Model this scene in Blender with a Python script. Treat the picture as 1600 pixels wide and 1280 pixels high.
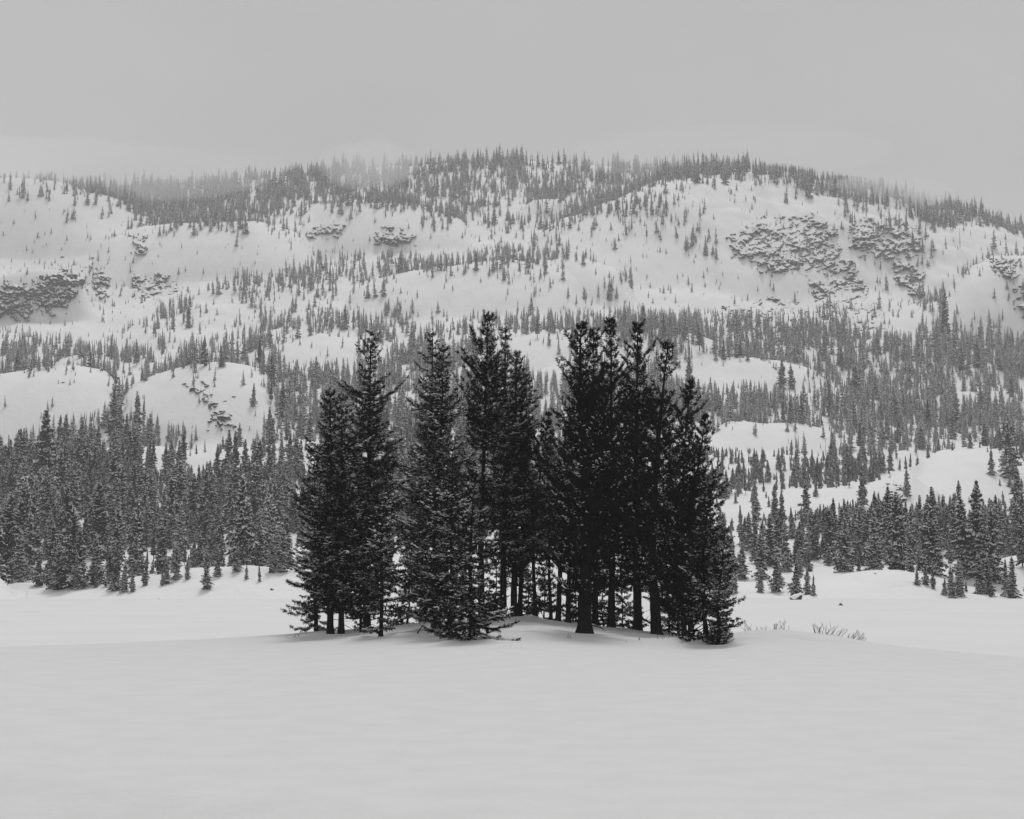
import bpy, math, random
import numpy as np

for o in list(bpy.data.objects):
    bpy.data.objects.remove(o)
sc = bpy.context.scene
COL = sc.collection

# ------------------------------------------------------------------ camera, light, exposure
F = 2462.0                      # focal length in photo pixels (1600 wide)
HC = 3.0                        # camera height
PITCH = math.atan(250.0 / F)    # horizon at v = 890
CP, SP = math.cos(PITCH), math.sin(PITCH)
cd = bpy.data.cameras.new('camera')
cd.sensor_width = 36.0
cd.lens = 36.0 * F / 1600.0
cd.clip_start = 0.5
cd.clip_end = 9000
cam = bpy.data.objects.new('camera', cd)
cam.location = (0, 0, HC)
cam.rotation_euler = (math.pi / 2 + PITCH, 0, 0)
COL.objects.link(cam)
sc.camera = cam

SUN_EL, SUN_AZ = math.radians(60), math.radians(6)   # azimuth from +Y towards +X
W = bpy.data.worlds.new('World')
sc.world = W
W.use_nodes = True
nt = W.node_tree
nt.nodes.clear()
N = nt.nodes.new
out = N('ShaderNodeOutputWorld')
bg = N('ShaderNodeBackground')
sky = N('ShaderNodeTexSky')
sky.sky_type = 'NISHITA'
sky.sun_disc = False
sky.sun_elevation = SUN_EL
sky.sun_rotation = SUN_AZ
sky.air_density = 1.0
sky.dust_density = 4.0
bw = N('ShaderNodeRGBToBW')
nt.links.new(sky.outputs[0], bw.inputs[0])
tc = N('ShaderNodeTexCoord')
sep = N('ShaderNodeSeparateXYZ')
nt.links.new(tc.outputs['Generated'], sep.inputs[0])
# overcast cloud deck: (1 + 2 sin el)/3, brighter overhead, over the whole dome
ma = N('ShaderNodeMath'); ma.operation = 'MAXIMUM'; ma.inputs[1].default_value = 0.0
nt.links.new(sep.outputs[2], ma.inputs[0])
grad = N('ShaderNodeMapRange')
grad.inputs['From Min'].default_value = 0.0
grad.inputs['From Max'].default_value = 1.0
grad.inputs['To Min'].default_value = 6.6
grad.inputs['To Max'].default_value = 5.7
nt.links.new(ma.outputs[0], grad.inputs['Value'])
mp = N('ShaderNodeMapping')
mp.inputs['Scale'].default_value = (1.8, 1.8, 3.2)
nt.links.new(tc.outputs['Generated'], mp.inputs[0])
nz = N('ShaderNodeTexNoise')
nz.inputs['Scale'].default_value = 2.2
nz.inputs['Detail'].default_value = 4
nz.inputs['Roughness'].default_value = 0.5
nt.links.new(mp.outputs[0], nz.inputs['Vector'])
nr = N('ShaderNodeMapRange')
nr.inputs['From Min'].default_value = 0.3
nr.inputs['From Max'].default_value = 0.7
nr.inputs['To Min'].default_value = 0.95
nr.inputs['To Max'].default_value = 1.05
nt.links.new(nz.outputs[0], nr.inputs['Value'])
mul = N('ShaderNodeMath'); mul.operation = 'MULTIPLY'
nt.links.new(grad.outputs[0], mul.inputs[0])
nt.links.new(nr.outputs[0], mul.inputs[1])
mixn = N('ShaderNodeMix'); mixn.data_type = 'FLOAT'
mixn.inputs[0].default_value = 0.90           # cloud cover over the clear sky
nt.links.new(bw.outputs[0], mixn.inputs[2])
nt.links.new(mul.outputs[0], mixn.inputs[3])
nt.links.new(mixn.outputs[0], bg.inputs['Color'])
bg.inputs['Strength'].default_value = 0.075
nt.links.new(bg.outputs[0], out.inputs[0])

sl = bpy.data.lights.new('sun', 'SUN')
sl.energy = 1.5
sl.angle = math.radians(13)
sl.color = (1, 1, 1)
sun = bpy.data.objects.new('sun', sl)
# direction the light travels
sx, sy, sz = math.sin(SUN_AZ) * math.cos(SUN_EL), math.cos(SUN_AZ) * math.cos(SUN_EL), math.sin(SUN_EL)
import mathutils
sun.rotation_euler = mathutils.Vector((sx, sy, sz)).to_track_quat('Z', 'Y').to_euler()
sun.location = (0, 0, 300)
COL.objects.link(sun)
try:
    sc.view_settings.view_transform = 'Standard'
    sc.view_settings.look = 'None'
except Exception:
    pass
sc.view_settings.exposure = 0.0
sc.view_settings.gamma = 1.0
sc.view_settings.use_curve_mapping = False
sc.cycles.max_bounces = 6
sc.cycles.diffuse_bounces = 3
sc.cycles.volume_bounces = 2
sc.cycles.use_denoising = True
HAZE = 0.00022

# ------------------------------------------------------------------ helpers
def tag(o, label=None, cat=None, group=None, kind=None):
    if label: o['label'] = label
    if cat: o['category'] = cat
    if group: o['group'] = group
    if kind: o['kind'] = kind
    return o

def mesh_np(name, V, Fa, mats, mi=None, smooth=False):
    """V (n,3), Fa (m,3) or (m,4)"""
    V = np.asarray(V, dtype=np.float32); Fa = np.asarray(Fa, dtype=np.int32)
    me = bpy.data.meshes.new(name)
    k = Fa.shape[1]
    me.vertices.add(len(V)); me.vertices.foreach_set('co', V.ravel())
    me.loops.add(Fa.size); me.loops.foreach_set('vertex_index', Fa.ravel())
    me.polygons.add(len(Fa))
    me.polygons.foreach_set('loop_start', np.arange(0, Fa.size, k, dtype=np.int32))
    if mi is not None: me.polygons.foreach_set('material_index', np.asarray(mi, dtype=np.int32))
    if smooth: me.polygons.foreach_set('use_smooth', np.ones(len(Fa), dtype=bool))
    for m in (mats if isinstance(mats, (list, tuple)) else [mats]): me.materials.append(m)
    me.update(calc_edges=True)
    me.validate()
    return me

def ob(name, me, parent=None, loc=None):
    o = bpy.data.objects.new(name, me)
    COL.objects.link(o)
    if parent: o.parent = parent
    if loc is not None: o.location = loc
    return o

def empty(name, loc):
    o = bpy.data.objects.new(name, None)
    o.empty_display_size = 0.5
    o.location = loc
    COL.objects.link(o)
    return o

class Soup:
    """collects triangle soups"""
    def __init__(s): s.V = []; s.F = []; s.n = 0
    def add(s, V, Fc):
        V = np.asarray(V, float).reshape(-1, 3); Fc = np.asarray(Fc, int)
        s.V.append(V); s.F.append(Fc + s.n); s.n += len(V)
    def get(s):
        if not s.V: return np.zeros((0, 3)), np.zeros((0, 3), int)
        return np.concatenate(s.V), np.concatenate(s.F)

def tube(S, P, R, k=6, cap=True):
    P = np.asarray(P, float); n = len(P)
    T = np.gradient(P, axis=0); T /= np.linalg.norm(T, axis=1)[:, None] + 1e-9
    ref = np.array([0.13, 1.0, 0.07]) if abs(T[0, 2]) > 0.7 else np.array([0, 0, 1.0])
    A = np.cross(T, ref); A /= np.linalg.norm(A, axis=1)[:, None] + 1e-9
    B = np.cross(T, A)
    th = np.arange(k) * 2 * math.pi / k
    R = np.broadcast_to(np.asarray(R, float), (n,)) if np.ndim(R) < 2 else R
    if np.ndim(R) == 1: R = R[:, None] * np.ones((1, k))
    V = P[:, None, :] + R[..., None] * (np.cos(th)[None, :, None] * A[:, None, :] + np.sin(th)[None, :, None] * B[:, None, :])
    Fc = []
    for i in range(n - 1):
        for j in range(k):
            a, b = i * k + j, i * k + (j + 1) % k
            c, d = a + k, b + k
            Fc += [(a, b, d), (a, d, c)]
    V = V.reshape(-1, 3)
    if cap:
        V = np.concatenate([V, P[-1:]])
        t = len(V) - 1
        Fc += [((n - 1) * k + j, (n - 1) * k + (j + 1) % k, t) for j in range(k)]
    S.add(V, Fc)

# vectorised value noise
def _h(ix, iy, seed):
    n = (ix.astype(np.int64) * 374761393 + iy.astype(np.int64) * 668265263 + seed * 1442695041) & 0xffffffff
    n = ((n ^ (n >> 13)) * 1274126177) & 0xffffffff
    n = n ^ (n >> 16)
    return (n & 0xffffff) / float(0xffffff)
def vnoise(x, y, seed=0):
    x = np.asarray(x, float); y = np.asarray(y, float)
    ix = np.floor(x); iy = np.floor(y); fx = x - ix; fy = y - iy
    fx = fx * fx * fx * (fx * (fx * 6 - 15) + 10); fy = fy * fy * fy * (fy * (fy * 6 - 15) + 10)
    a = _h(ix, iy, seed); b = _h(ix + 1, iy, seed); c = _h(ix, iy + 1, seed); d = _h(ix + 1, iy + 1, seed)
    return (a + (b - a) * fx + (c - a) * fy + (a - b - c + d) * fx * fy) * 2 - 1
def fbm(x, y, seed=0, oc=4, g=0.5):
    s = 0; a = 1; t = 0
    for i in range(oc):
        s = s + a * vnoise(x * 2 ** i + 17.3 * i, y * 2 ** i - 9.1 * i, seed + i); t += a; a *= g
    return s / t

# photo pixel <-> world ray slopes  (a = X/Y, e = (Z-HC)/Y)
def px2ae(u, v):
    u = np.asarray(u, float); v = np.asarray(v, float)
    t = (640.0 - v) / F
    yw = CP - SP * t; zw = SP + CP * t
    return (u - 800.0) / F / yw, zw / yw
def world2px(x, y, z):
    d = y * CP + (z - HC) * SP; up = -y * SP + (z - HC) * CP
    return 800 + F * x / d, 640 - F * up / d

# ------------------------------------------------------------------ materials (all neutral grey: a black-and-white place)
def mat(name):
    m = bpy.data.materials.new(name); m.use_nodes = True
    b = m.node_tree.nodes['Principled BSDF']
    return m, m.node_tree, b
def mnode(nt, t, **kw):
    n = nt.nodes.new(t)
    for k, v in kw.items(): setattr(n, k, v)
    return n

def snow_mat(name, base=0.80, bump=0.02, scale=0.6):
    m, nt, b = mat(name)
    tc = mnode(nt, 'ShaderNodeTexCoord')
    n1 = mnode(nt, 'ShaderNodeTexNoise'); n1.inputs['Scale'].default_value = scale; n1.inputs['Detail'].default_value = 6
    nt.links.new(tc.outputs['Object'], n1.inputs['Vector'])
    r = mnode(nt, 'ShaderNodeMapRange')
    r.inputs['From Min'].default_value = 0.3; r.inputs['From Max'].default_value = 0.7
    r.inputs['To Min'].default_value = base - 0.02; r.inputs['To Max'].default_value = base + 0.02
    nt.links.new(n1.outputs[0], r.inputs['Value'])
    c = mnode(nt, 'ShaderNodeCombineColor')
    for i in range(3): nt.links.new(r.outputs[0], c.inputs[i])
    nt.links.new(c.outputs[0], b.inputs['Base Color'])
    b.inputs['Roughness'].default_value = 0.75
    b.inputs['Specular IOR Level'].default_value = 0.15
    bp = mnode(nt, 'ShaderNodeBump'); bp.inputs['Strength'].default_value = 0.35; bp.inputs['Distance'].default_value = bump
    n2 = mnode(nt, 'ShaderNodeTexNoise'); n2.inputs['Scale'].default_value = scale * 5; n2.inputs['Detail'].default_value = 5
    nt.links.new(tc.outputs['Object'], n2.inputs['Vector'])
    nt.links.new(n2.outputs[0], bp.inputs['Height'])
    nt.links.new(bp.outputs[0], b.inputs['Normal'])
    return m
M_snow = snow_mat('snow_foreground', 0.695, 0.06, 0.9)
M_lake = snow_mat('snow_lake', 0.75, 0.05, 0.12)
M_hill = snow_mat('snow_hill', 0.84, 0.8, 0.10)

def plain(name, col, rough=0.8, var=0.25, scale=3.0, spec=0.2):
    m, nt, b = mat(name)
    tc = mnode(nt, 'ShaderNodeTexCoord')
    n1 = mnode(nt, 'ShaderNodeTexNoise'); n1.inputs['Scale'].default_value = scale; n1.inputs['Detail'].default_value = 4
    nt.links.new(tc.outputs['Object'], n1.inputs['Vector'])
    r = mnode(nt, 'ShaderNodeMapRange')
    r.inputs['From Min'].default_value = 0.3; r.inputs['From Max'].default_value = 0.7
    r.inputs['To Min'].default_value = col * (1 - var); r.inputs['To Max'].default_value = col * (1 + var)
    nt.links.new(n1.outputs[0], r.inputs['Value'])
    c = mnode(nt, 'ShaderNodeCombineColor')
    for i in range(3): nt.links.new(r.outputs[0], c.inputs[i])
    nt.links.new(c.outputs[0], b.inputs['Base Color'])
    b.inputs['Roughness'].default_value = rough
    b.inputs['Specular IOR Level'].default_value = spec
    return m
M_needle = plain('pine_needles', 0.014, 0.9, 0.4, 1.5, 0.0)
M_bark = plain('dark_bark', 0.017, 0.9, 0.5, 9.0, 0.0)
M_clump = plain('snow_on_branches', 0.80, 0.8, 0.12, 4.0, 0.1)
M_needle2 = plain('conifer_needles', 0.026, 0.9, 0.4, 0.6, 0.0)
M_bark2 = plain('conifer_bark', 0.06, 0.9, 0.4, 3.0, 0.1)
M_clump2 = plain('snow_on_conifers', 0.90, 0.8, 0.06, 1.0, 0.1)
for _m in (M_needle2,):
    _nt = _m.node_tree; _b = _nt.nodes['Principled BSDF']; _l = _b.inputs['Base Color'].links[0].from_socket
    _oi = _nt.nodes.new('ShaderNodeObjectInfo'); _r = _nt.nodes.new('ShaderNodeMapRange'); _r.inputs['To Min'].default_value = .6; _r.inputs['To Max'].default_value = 1.9
    _v = _nt.nodes.new('ShaderNodeVectorMath'); _v.operation = 'SCALE'
    _nt.links.new(_oi.outputs['Random'], _r.inputs['Value']); _nt.links.new(_l, _v.inputs[0]); _nt.links.new(_r.outputs[0], _v.inputs['Scale']); _nt.links.new(_v.outputs[0], _b.inputs['Base Color'])
def frost(m, cover, sc, bright):
    nt = m.node_tree; b = nt.nodes['Principled BSDF']; l = b.inputs['Base Color'].links[0].from_socket
    tc = mnode(nt, 'ShaderNodeTexCoord'); oi = mnode(nt, 'ShaderNodeObjectInfo')
    n = mnode(nt, 'ShaderNodeTexNoise'); n.inputs['Scale'].default_value = sc; n.inputs['Detail'].default_value = 3; n.inputs['Roughness'].default_value = .7
    nt.links.new(tc.outputs['Object'], n.inputs['Vector'])
    geo = mnode(nt, 'ShaderNodeNewGeometry'); sp = mnode(nt, 'ShaderNodeSeparateXYZ'); nt.links.new(geo.outputs['Normal'], sp.inputs[0])
    a = mnode(nt, 'ShaderNodeMath', operation='MULTIPLY_ADD'); a.inputs[1].default_value = .16
    nt.links.new(sp.outputs[2], a.inputs[0]); nt.links.new(n.outputs[0], a.inputs[2])
    a2 = mnode(nt, 'ShaderNodeMath', operation='MULTIPLY_ADD'); a2.inputs[1].default_value = .08
    nt.links.new(oi.outputs['Random'], a2.inputs[0]); nt.links.new(a.outputs[0], a2.inputs[2])
    r = mnode(nt, 'ShaderNodeMapRange'); r.inputs['From Min'].default_value = cover; r.inputs['From Max'].default_value = cover + .07
    nt.links.new(a2.outputs[0], r.inputs['Value'])
    mx = mnode(nt, 'ShaderNodeMix', data_type='RGBA'); mx.inputs[7].default_value = (bright, bright, bright, 1)
    nt.links.new(r.outputs[0], mx.inputs[0]); nt.links.new(l, mx.inputs[6]); nt.links.new(mx.outputs[2], b.inputs['Base Color'])
frost(M_needle2, .585, 2.6, .68)
M_needle_fir = plain('fir_needles', 0.014, 0.9, 0.4, 1.5, 0.0)
frost(M_needle_fir, .64, 3.0, .34)
M_twig = plain('shrub_twigs', 0.09, 0.9, 0.3, 8.0, 0.1)

def rock_mat():
    m, nt, b = mat('snow_dusted_rock')
    geo = mnode(nt, 'ShaderNodeNewGeometry'); sp = mnode(nt, 'ShaderNodeSeparateXYZ')
    nt.links.new(geo.outputs['Normal'], sp.inputs[0])
    tc = mnode(nt, 'ShaderNodeTexCoord')
    n1 = mnode(nt, 'ShaderNodeTexNoise'); n1.inputs['Scale'].default_value = 2.5; n1.inputs['Detail'].default_value = 5
    nt.links.new(tc.outputs['Object'], n1.inputs['Vector'])
    a = mnode(nt, 'ShaderNodeMath', operation='MULTIPLY_ADD'); a.inputs[1].default_value = 0.9; a.inputs[2].default_value = -0.45
    nt.links.new(n1.outputs[0], a.inputs[0])
    s = mnode(nt, 'ShaderNodeMath', operation='ADD')
    nt.links.new(sp.outputs[2], s.inputs[0]); nt.links.new(a.outputs[0], s.inputs[1])
    r = mnode(nt, 'ShaderNodeMapRange')
    r.inputs['From Min'].default_value = 0.46; r.inputs['From Max'].default_value = 0.60
    nt.links.new(s.outputs[0], r.inputs['Value'])
    n2 = mnode(nt, 'ShaderNodeTexNoise'); n2.inputs['Scale'].default_value = 6; n2.inputs['Detail'].default_value = 6
    nt.links.new(tc.outputs['Object'], n2.inputs['Vector'])
    rr = mnode(nt, 'ShaderNodeMapRange')
    rr.inputs['From Min'].default_value = 0.3; rr.inputs['From Max'].default_value = 0.7
    rr.inputs['To Min'].default_value = 0.028; rr.inputs['To Max'].default_value = 0.10
    nt.links.new(n2.outputs[0], rr.inputs['Value'])
    mx = mnode(nt, 'ShaderNodeMix', data_type='FLOAT'); mx.inputs[3].default_value = 0.8
    nt.links.new(r.outputs[0], mx.inputs[0]); nt.links.new(rr.outputs[0], mx.inputs[2])
    c = mnode(nt, 'ShaderNodeCombineColor')
    for i in range(3): nt.links.new(mx.outputs[0], c.inputs[i])
    nt.links.new(c.outputs[0], b.inputs['Base Color'])
    b.inputs['Roughness'].default_value = 0.85
    b.inputs['Specular IOR Level'].default_value = 0.15
    return m
M_rock = rock_mat()

# ------------------------------------------------------------------ terrain
LAKE = -1.0
Y0 = 219.0
YT = np.array([120, 219, 320, 480, 650, 850, 1050, 1300, 1550.])
ST = np.array([-.12, 0, .125, .27, .42, .56, .71, .86, 1.0])
TOPU = np.array([-700, -300, 0, 120, 200, 330, 400, 500, 600, 700, 835, 950, 1050, 1150, 1250, 1350, 1420, 1500, 1600, 1900, 2400.])
TOPV = np.array([330, 302, 298, 298, 294, 285, 277, 269, 263, 258, 253, 259, 266, 278, 293, 310, 323, 337, 362, 430, 480.])
tA, tE = px2ae(TOPU, TOPV)
E0 = (LAKE - 0.6 - HC) / Y0
def base_z(a, y):
    s = np.interp(y, YT, ST)
    e = E0 + (np.interp(a, tA, tE) - E0) * s
    return HC + e * y
def inv_base(a, v):
    """distance at which the plain slope shows at photo row v"""
    ys = np.linspace(200, 1550, 600)
    _, e = px2ae(800, v)
    zz = base_z(np.full_like(ys, a), ys)
    ee = (zz - HC) / ys
    return float(np.interp(e, ee, ys))

# snow-covered granite domes: crest line in the photo, foot row, run
DOMES = [
 ([(-200,640),(-120,600),(0,588),(60,578),(120,577),(165,584),(182,600),(190,650)], 692, 90),
 ([(186,655),(195,615),(215,598),(260,585),(300,574),(340,570),(380,574),(410,582),(424,600),(432,645)], 692, 95),
 ([(72,582),(95,562),(130,556),(165,558),(190,574)], 592, 60),
 ([(365,572),(400,550),(450,535),(500,528),(540,530),(570,550)], 577, 80),
 ([(195,546),(230,523),(270,520),(310,528),(330,545)], 547, 50),
 ([(145,714),(200,698),(260,700),(305,717)], 727, 40),
 ([(262,738),(300,716),(340,705),(400,698),(450,692),(500,690),(560,690),(700,682),(745,705)], 742, 50),
 ([(730,565),(800,530),(860,522),(930,526),(960,529),(985,522),(1030,518),(1070,525),(1110,538),(1140,552),(1190,590)], 592, 120),
 ([(1035,604),(1062,572),(1100,560),(1160,557),(1220,566),(1270,578),(1295,602)], 607, 60),
 ([(765,612),(830,585),(880,572),(930,570),(965,592)], 612, 60),
 ([(590,640),(612,618),(660,612),(700,625),(720,645)], 650, 40),
 ([(1090,694),(1130,662),(1160,658),(1190,664),(1240,662),(1300,672),(1345,683),(1385,692)], 705, 60),
 ([(1215,628),(1260,616),(1320,612),(1345,618),(1375,630)], 634, 30),
 ([(1445,630),(1490,615),(1550,612),(1600,620),(1650,634)], 637, 40),
 ([(1385,770),(1418,745),(1440,715),(1470,704),(1520,698),(1580,697),(1640,700),(1750,725),(1800,760)], 805, 130),
 ([(1125,735),(1160,724),(1200,723),(1230,728),(1265,744)], 748, 30),
 ([(1295,730),(1340,714),(1400,704),(1445,702)], 728, 30),
 ([(1110,806),(1150,785),(1200,775),(1240,765),(1280,765),(1340,760),(1390,750),(1420,740),(1445,760)], 814, 60),
 ([(1115,856),(1160,845),(1230,842),(1290,838),(1315,856)], 866, 30),
 ([(1120,932),(1180,924),(1240,918),(1290,900),(1340,892),(1400,890),(1440,893),(1480,908),(1530,925)], 940, 28),
 ([(1470,915),(1520,882),(1600,868),(1700,872),(1800,900)], 925, 25),
 ([(-300,915),(-80,897),(0,903),(14,918),(26,944)], 948, 14),
 ([(50,938),(110,915),(220,902),(300,888),(400,884),(500,888),(700,892),(800,900),(900,935)], 943, 24),
 ([(580,444),(620,430),(680,423),(740,414),(800,412),(860,420)], 505, 120),
 ([(490,350),(519,322),(553,314),(600,320),(650,325),(705,345)], 398, 120),
 ([(808,345),(825,318),(850,312),(880,312),(893,332)], 342, 40),
 ([(862,365),(887,346),(930,338),(975,334),(1031,332),(1070,345)], 405, 100),
 ([(760,445),(800,424),(853,411),(900,405),(950,420)], 475, 80),
 ([(905,345),(950,320),(1000,297),(1040,280),(1100,275),(1180,282),(1250,295),(1300,308),(1350,316),(1400,328),(1430,340),(1460,353),(1490,351),(1530,362),(1600,388),(1660,420)], 482, 350),
 ([(-300,330),(-80,293),(0,294),(60,297),(110,303),(150,312),(190,322),(225,338)], 405, 200),
 ([(195,370),(220,361),(260,357),(330,354),(400,352),(445,364)], 442, 120),
 ([(-200,470),(-60,432),(0,430),(60,419),(110,423),(130,440),(142,478)], 502, 30),
 ([(1470,470),(1520,420),(1570,405),(1620,400),(1700,410)], 540, 90),
]
DZ = []
for pts, vb, L in DOMES:
    def ends(q, sg):
        w = max(26, .9 * (vb - q[1])); d = vb + 25 - q[1]
        return [(q[0] + sg * w * f, q[1] + d * g) for f, g in ((.28, .06), (.52, .22), (.74, .48), (1, 1))]
    pts = ends(pts[0], -1)[::-1] + list(pts) + ends(pts[-1], 1)
    p = np.array(pts, float)
    am = float(px2ae(p[:, 0].mean(), vb)[0])
    yb = inv_base(am, vb); yc = yb + L
    a, e = px2ae(p[:, 0], p[:, 1])
    # base height along the foot
    zc = HC + e * yc
    ag = np.linspace(a[0], a[-1], 400)
    zg = np.interp(ag, a, zc)
    sg = max(2.5, 5.0 / F / (ag[1] - ag[0])); kx = np.arange(-30, 31); kw = np.exp(-.5 * (kx / min(sg, 12)) ** 2); kw /= kw.sum()
    zg = np.convolve(np.pad(zg, 30, mode='edge'), kw, 'valid')
    DZ.append((ag, zg, yb, yc))
def dome_z(a, y_in):
    y = y_in
    best = np.full(np.broadcast(a, y).shape, -1e3)
    for (pa, zc, yb, yc) in DZ:
        z1 = np.interp(a, pa, zc, left=-1e3, right=-1e3)
        m = z1 > -900
        if not m.any(): continue
        zb = base_z(a, np.full_like(a, yb)) - 0.6
        L0 = yc - yb
        y = y_in + fbm(a * 8 + yb, y_in / 200, 61, 2) * .14 * L0
        L = L0
        t = np.clip((y - yb) / L, -0.6, 1)
        m = m & (z1 > zb + 0.2)
        prof = np.sin(np.clip(t, 0, 1) * math.pi / 2) ** 0.85
        zf = zb + (z1 - zb) * prof - 0.6 * np.clip(yb - y, 0, None)
        back = z1 - 0.02 * (y - yc) - 0.0016 * np.clip(y - yc, 0, 400) ** 2 * 60 / L
        z = np.where(y < yc, zf, back)
        z = np.where(m, z, -1e3)
        best = np.maximum(best, z)
    return best
def hill_z(a, y):
    a = np.asarray(a, float); y = np.asarray(y, float)
    x = a * y
    b = base_z(a, np.minimum(y, 1550))
    over = y > 1550
    b = np.where(over, base_z(a, np.full_like(y, 1550.)) * np.clip(1 - ((y - 1550) / 1050) ** 1.6, 0, 1) - 3, b)
    amp = np.clip((y - 215) / 500, 0, 1) * np.interp(y, [1150, 1450], [1, .4])
    und = fbm(x / 95, y / 130, 3, 3) * 7.0 * amp + fbm(x / 28, y / 34, 9, 3) * 2.0 * np.clip((y - 215) / 250, 0, 1)
    b = b + und
    d = dome_z(a, y)
    rough = np.clip((a - .10) / .06, 0, 1) * np.clip((y - 1010) / 120, 0, 1) * np.clip((1420 - y) / 80, 0, 1)
    d = d + rough * (1.6 * np.abs(fbm(x / 26 + y / 60, y / 40, 41, 3)) * 2 - .8) * 2.2 + fbm(x / 40, y / 50, 44, 3) * 1.0 * np.clip((y - 300) / 600, 0, 1)
    k = 2.0 + 0.0035 * y
    h = np.clip(0.5 + 0.5 * (d - b) / k, 0, 1)
    z = b + (d - b) * h + k * h * (1 - h)
    z = z + fbm(x / 9, y / 11, 21, 3) * 0.35 * amp + fbm(x / 8, y / 6, 55, 3) * .7 * np.clip((y - 218) / 12, 0, 1) * np.clip((300 - y) / 40, 0, 1) + fbm(x / 24, y / 30, 33, 4, .6) * 1.5 * np.clip((y - 260) / 700, 0, 1)
    return z, h

# grid in bearing x distance
colA = np.concatenate([np.linspace(-0.62, -0.37, 36)[:-1], np.linspace(-0.37, 0.37, 690), np.linspace(0.37, 0.62, 36)[1:]])
s_rows = np.linspace(-0.05, 1.0, 420)
rowY = np.concatenate([np.interp(s_rows, ST, YT), np.linspace(1550, 2600, 26)[1:]])
A, Y = np.meshgrid(colA, rowY)
Z, DH = hill_z(A, Y)
X = A * Y
nr_, nc_ = A.shape
idx = np.arange(nr_ * nc_).reshape(nr_, nc_)
quads = np.stack([idx[:-1, :-1], idx[:-1, 1:], idx[1:, 1:], idx[1:, :-1]], -1).reshape(-1, 4)
me = mesh_np('hillside', np.stack([X, Y, Z], -1).reshape(-1, 3), quads, M_hill, smooth=True)
tag(ob('hillside', me), kind='structure')
# visibility rows
U_, V_ = world2px(X, Y, Z)
VIS = np.minimum.accumulate(V_, axis=0)

# lake
me = mesh_np('frozen_lake', [(-2500, -600, LAKE), (2500, -600, LAKE), (2500, 2580, LAKE - .0), (-2500, 2580, LAKE)], [(0, 1, 2, 3)], M_lake)
tag(ob('frozen_lake', me), kind='structure')

# foreground snowfield with the low rise the grove stands on
CR = np.array([(-900,1030),(-400,1018),(0,1011),(150,1006),(300,1000),(460,991),(560,984),(640,976),(700,970),(760,966),(800,965),(840,967),(900,974),(960,980),(1020,986),(1080,992),(1130,989),(1170,982),(1220,981),(1262,986),(1310,993),(1360,1001),(1420,1010),(1500,1018),(1600,1027),(2000,1050),(2600,1060)], float)
CRY = np.interp(CR[:, 0], [-400, 0, 300, 460, 800, 1100, 1250, 1400, 1600, 2000], [60, 66, 73, 77, 79, 76, 74, 67, 60, 55])
ca, ce = px2ae(CR[:, 0], CR[:, 1])
def fore_z(x, y):
    x = np.asarray(x, float); y = np.asarray(y, float)
    yy = np.maximum(y, 8.0)
    a = np.clip(x / yy, -0.9, 0.9)
    yc = np.interp(a, ca, CRY)
    zc = HC + np.interp(a, ca, ce) * yc
    t = np.clip((y - 34) / (yc - 34), 0, 1)
    s = t * t * (3 - 2 * t)
    s = 0.35 * t ** 1.3 + 0.65 * s
    z = zc * s
    bk = np.clip(y - yc, 0, None)
    z = z - 0.012 * bk ** 2 - 0.02 * bk
    z = z - np.clip((np.abs(x) - 55) / 30, 0, 3) ** 2 * 0.5
    # soft drifts
    z = z + fbm(x / 16, y / 11, 5, 3) * 0.10 * np.clip((y - 6) / 30, 0.3, 1) * np.clip(1.2 - t, 0.35, 1)
    # wind drift step across the near corner
    dr = (23.8 - .67 * (x + 7.7)) - y + fbm(x / 7, y / 30, 8, 2) * 0.4
    z = z - 0.13 * np.clip(dr, 0, 9) * np.clip((1 - x) / 5, 0, 1)
    dr2 = (y - (46.0 - 0.34 * (x - 2))) + fbm(x / 9, y / 30, 12, 2) * 0.8
    z = z - 0.09 * (1 / (1 + np.exp(-dr2 * 0.9))) * np.exp(-((x - 9) / 8) ** 2)
    # tree wells and drifts at the grove
    w = np.exp(-((x - 2) / 11) ** 2) * np.exp(-((y - 71) / 6) ** 2)
    z = z + fbm(x / 3.2, y / 2.6, 31, 3) * 0.16 * w
    # slump in the drift beyond the rim
    dd = (x - 11.8) * 0.5 + (y - 69.5) * 0.2
    z = z - 0.25 * np.exp(-((x - 11.8 - (70 - y) * 0.45) / 1.0) ** 2 - ((y - 70) / 3.0) ** 2)
    # small ledge of the bank below the last tree
    z = z + 0.28 * np.exp(-((x - 7.6) / 2.2) ** 2 - ((y - 67.2) / 2.0) ** 2)
    return z
gx = np.concatenate([np.linspace(-110, -40, 50)[:-1], np.linspace(-40, 40, 400), np.linspace(40, 110, 50)[1:]])
gy = np.concatenate([np.linspace(-40, 10, 30)[:-1], np.linspace(10, 102, 420)])
GX, GY = np.meshgrid(gx, gy)
def fore_at(u, v, y_lo=20, y_hi=90, back=0.0):
    """where the ray through photo pixel (u,v) first meets the foreground snow; past the crest: just behind it"""
    a, e = px2ae(u, v)
    ys = np.linspace(y_lo, y_hi, 2800)
    zz = fore_z(a * ys, ys)
    g = HC + e * ys - zz
    k = np.argmax(g <= 0) if (g <= 0).any() else int(np.argmin(g))
    y = ys[k] + back
    return float(a * y), float(y), float(fore_z(a * y, y))
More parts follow.
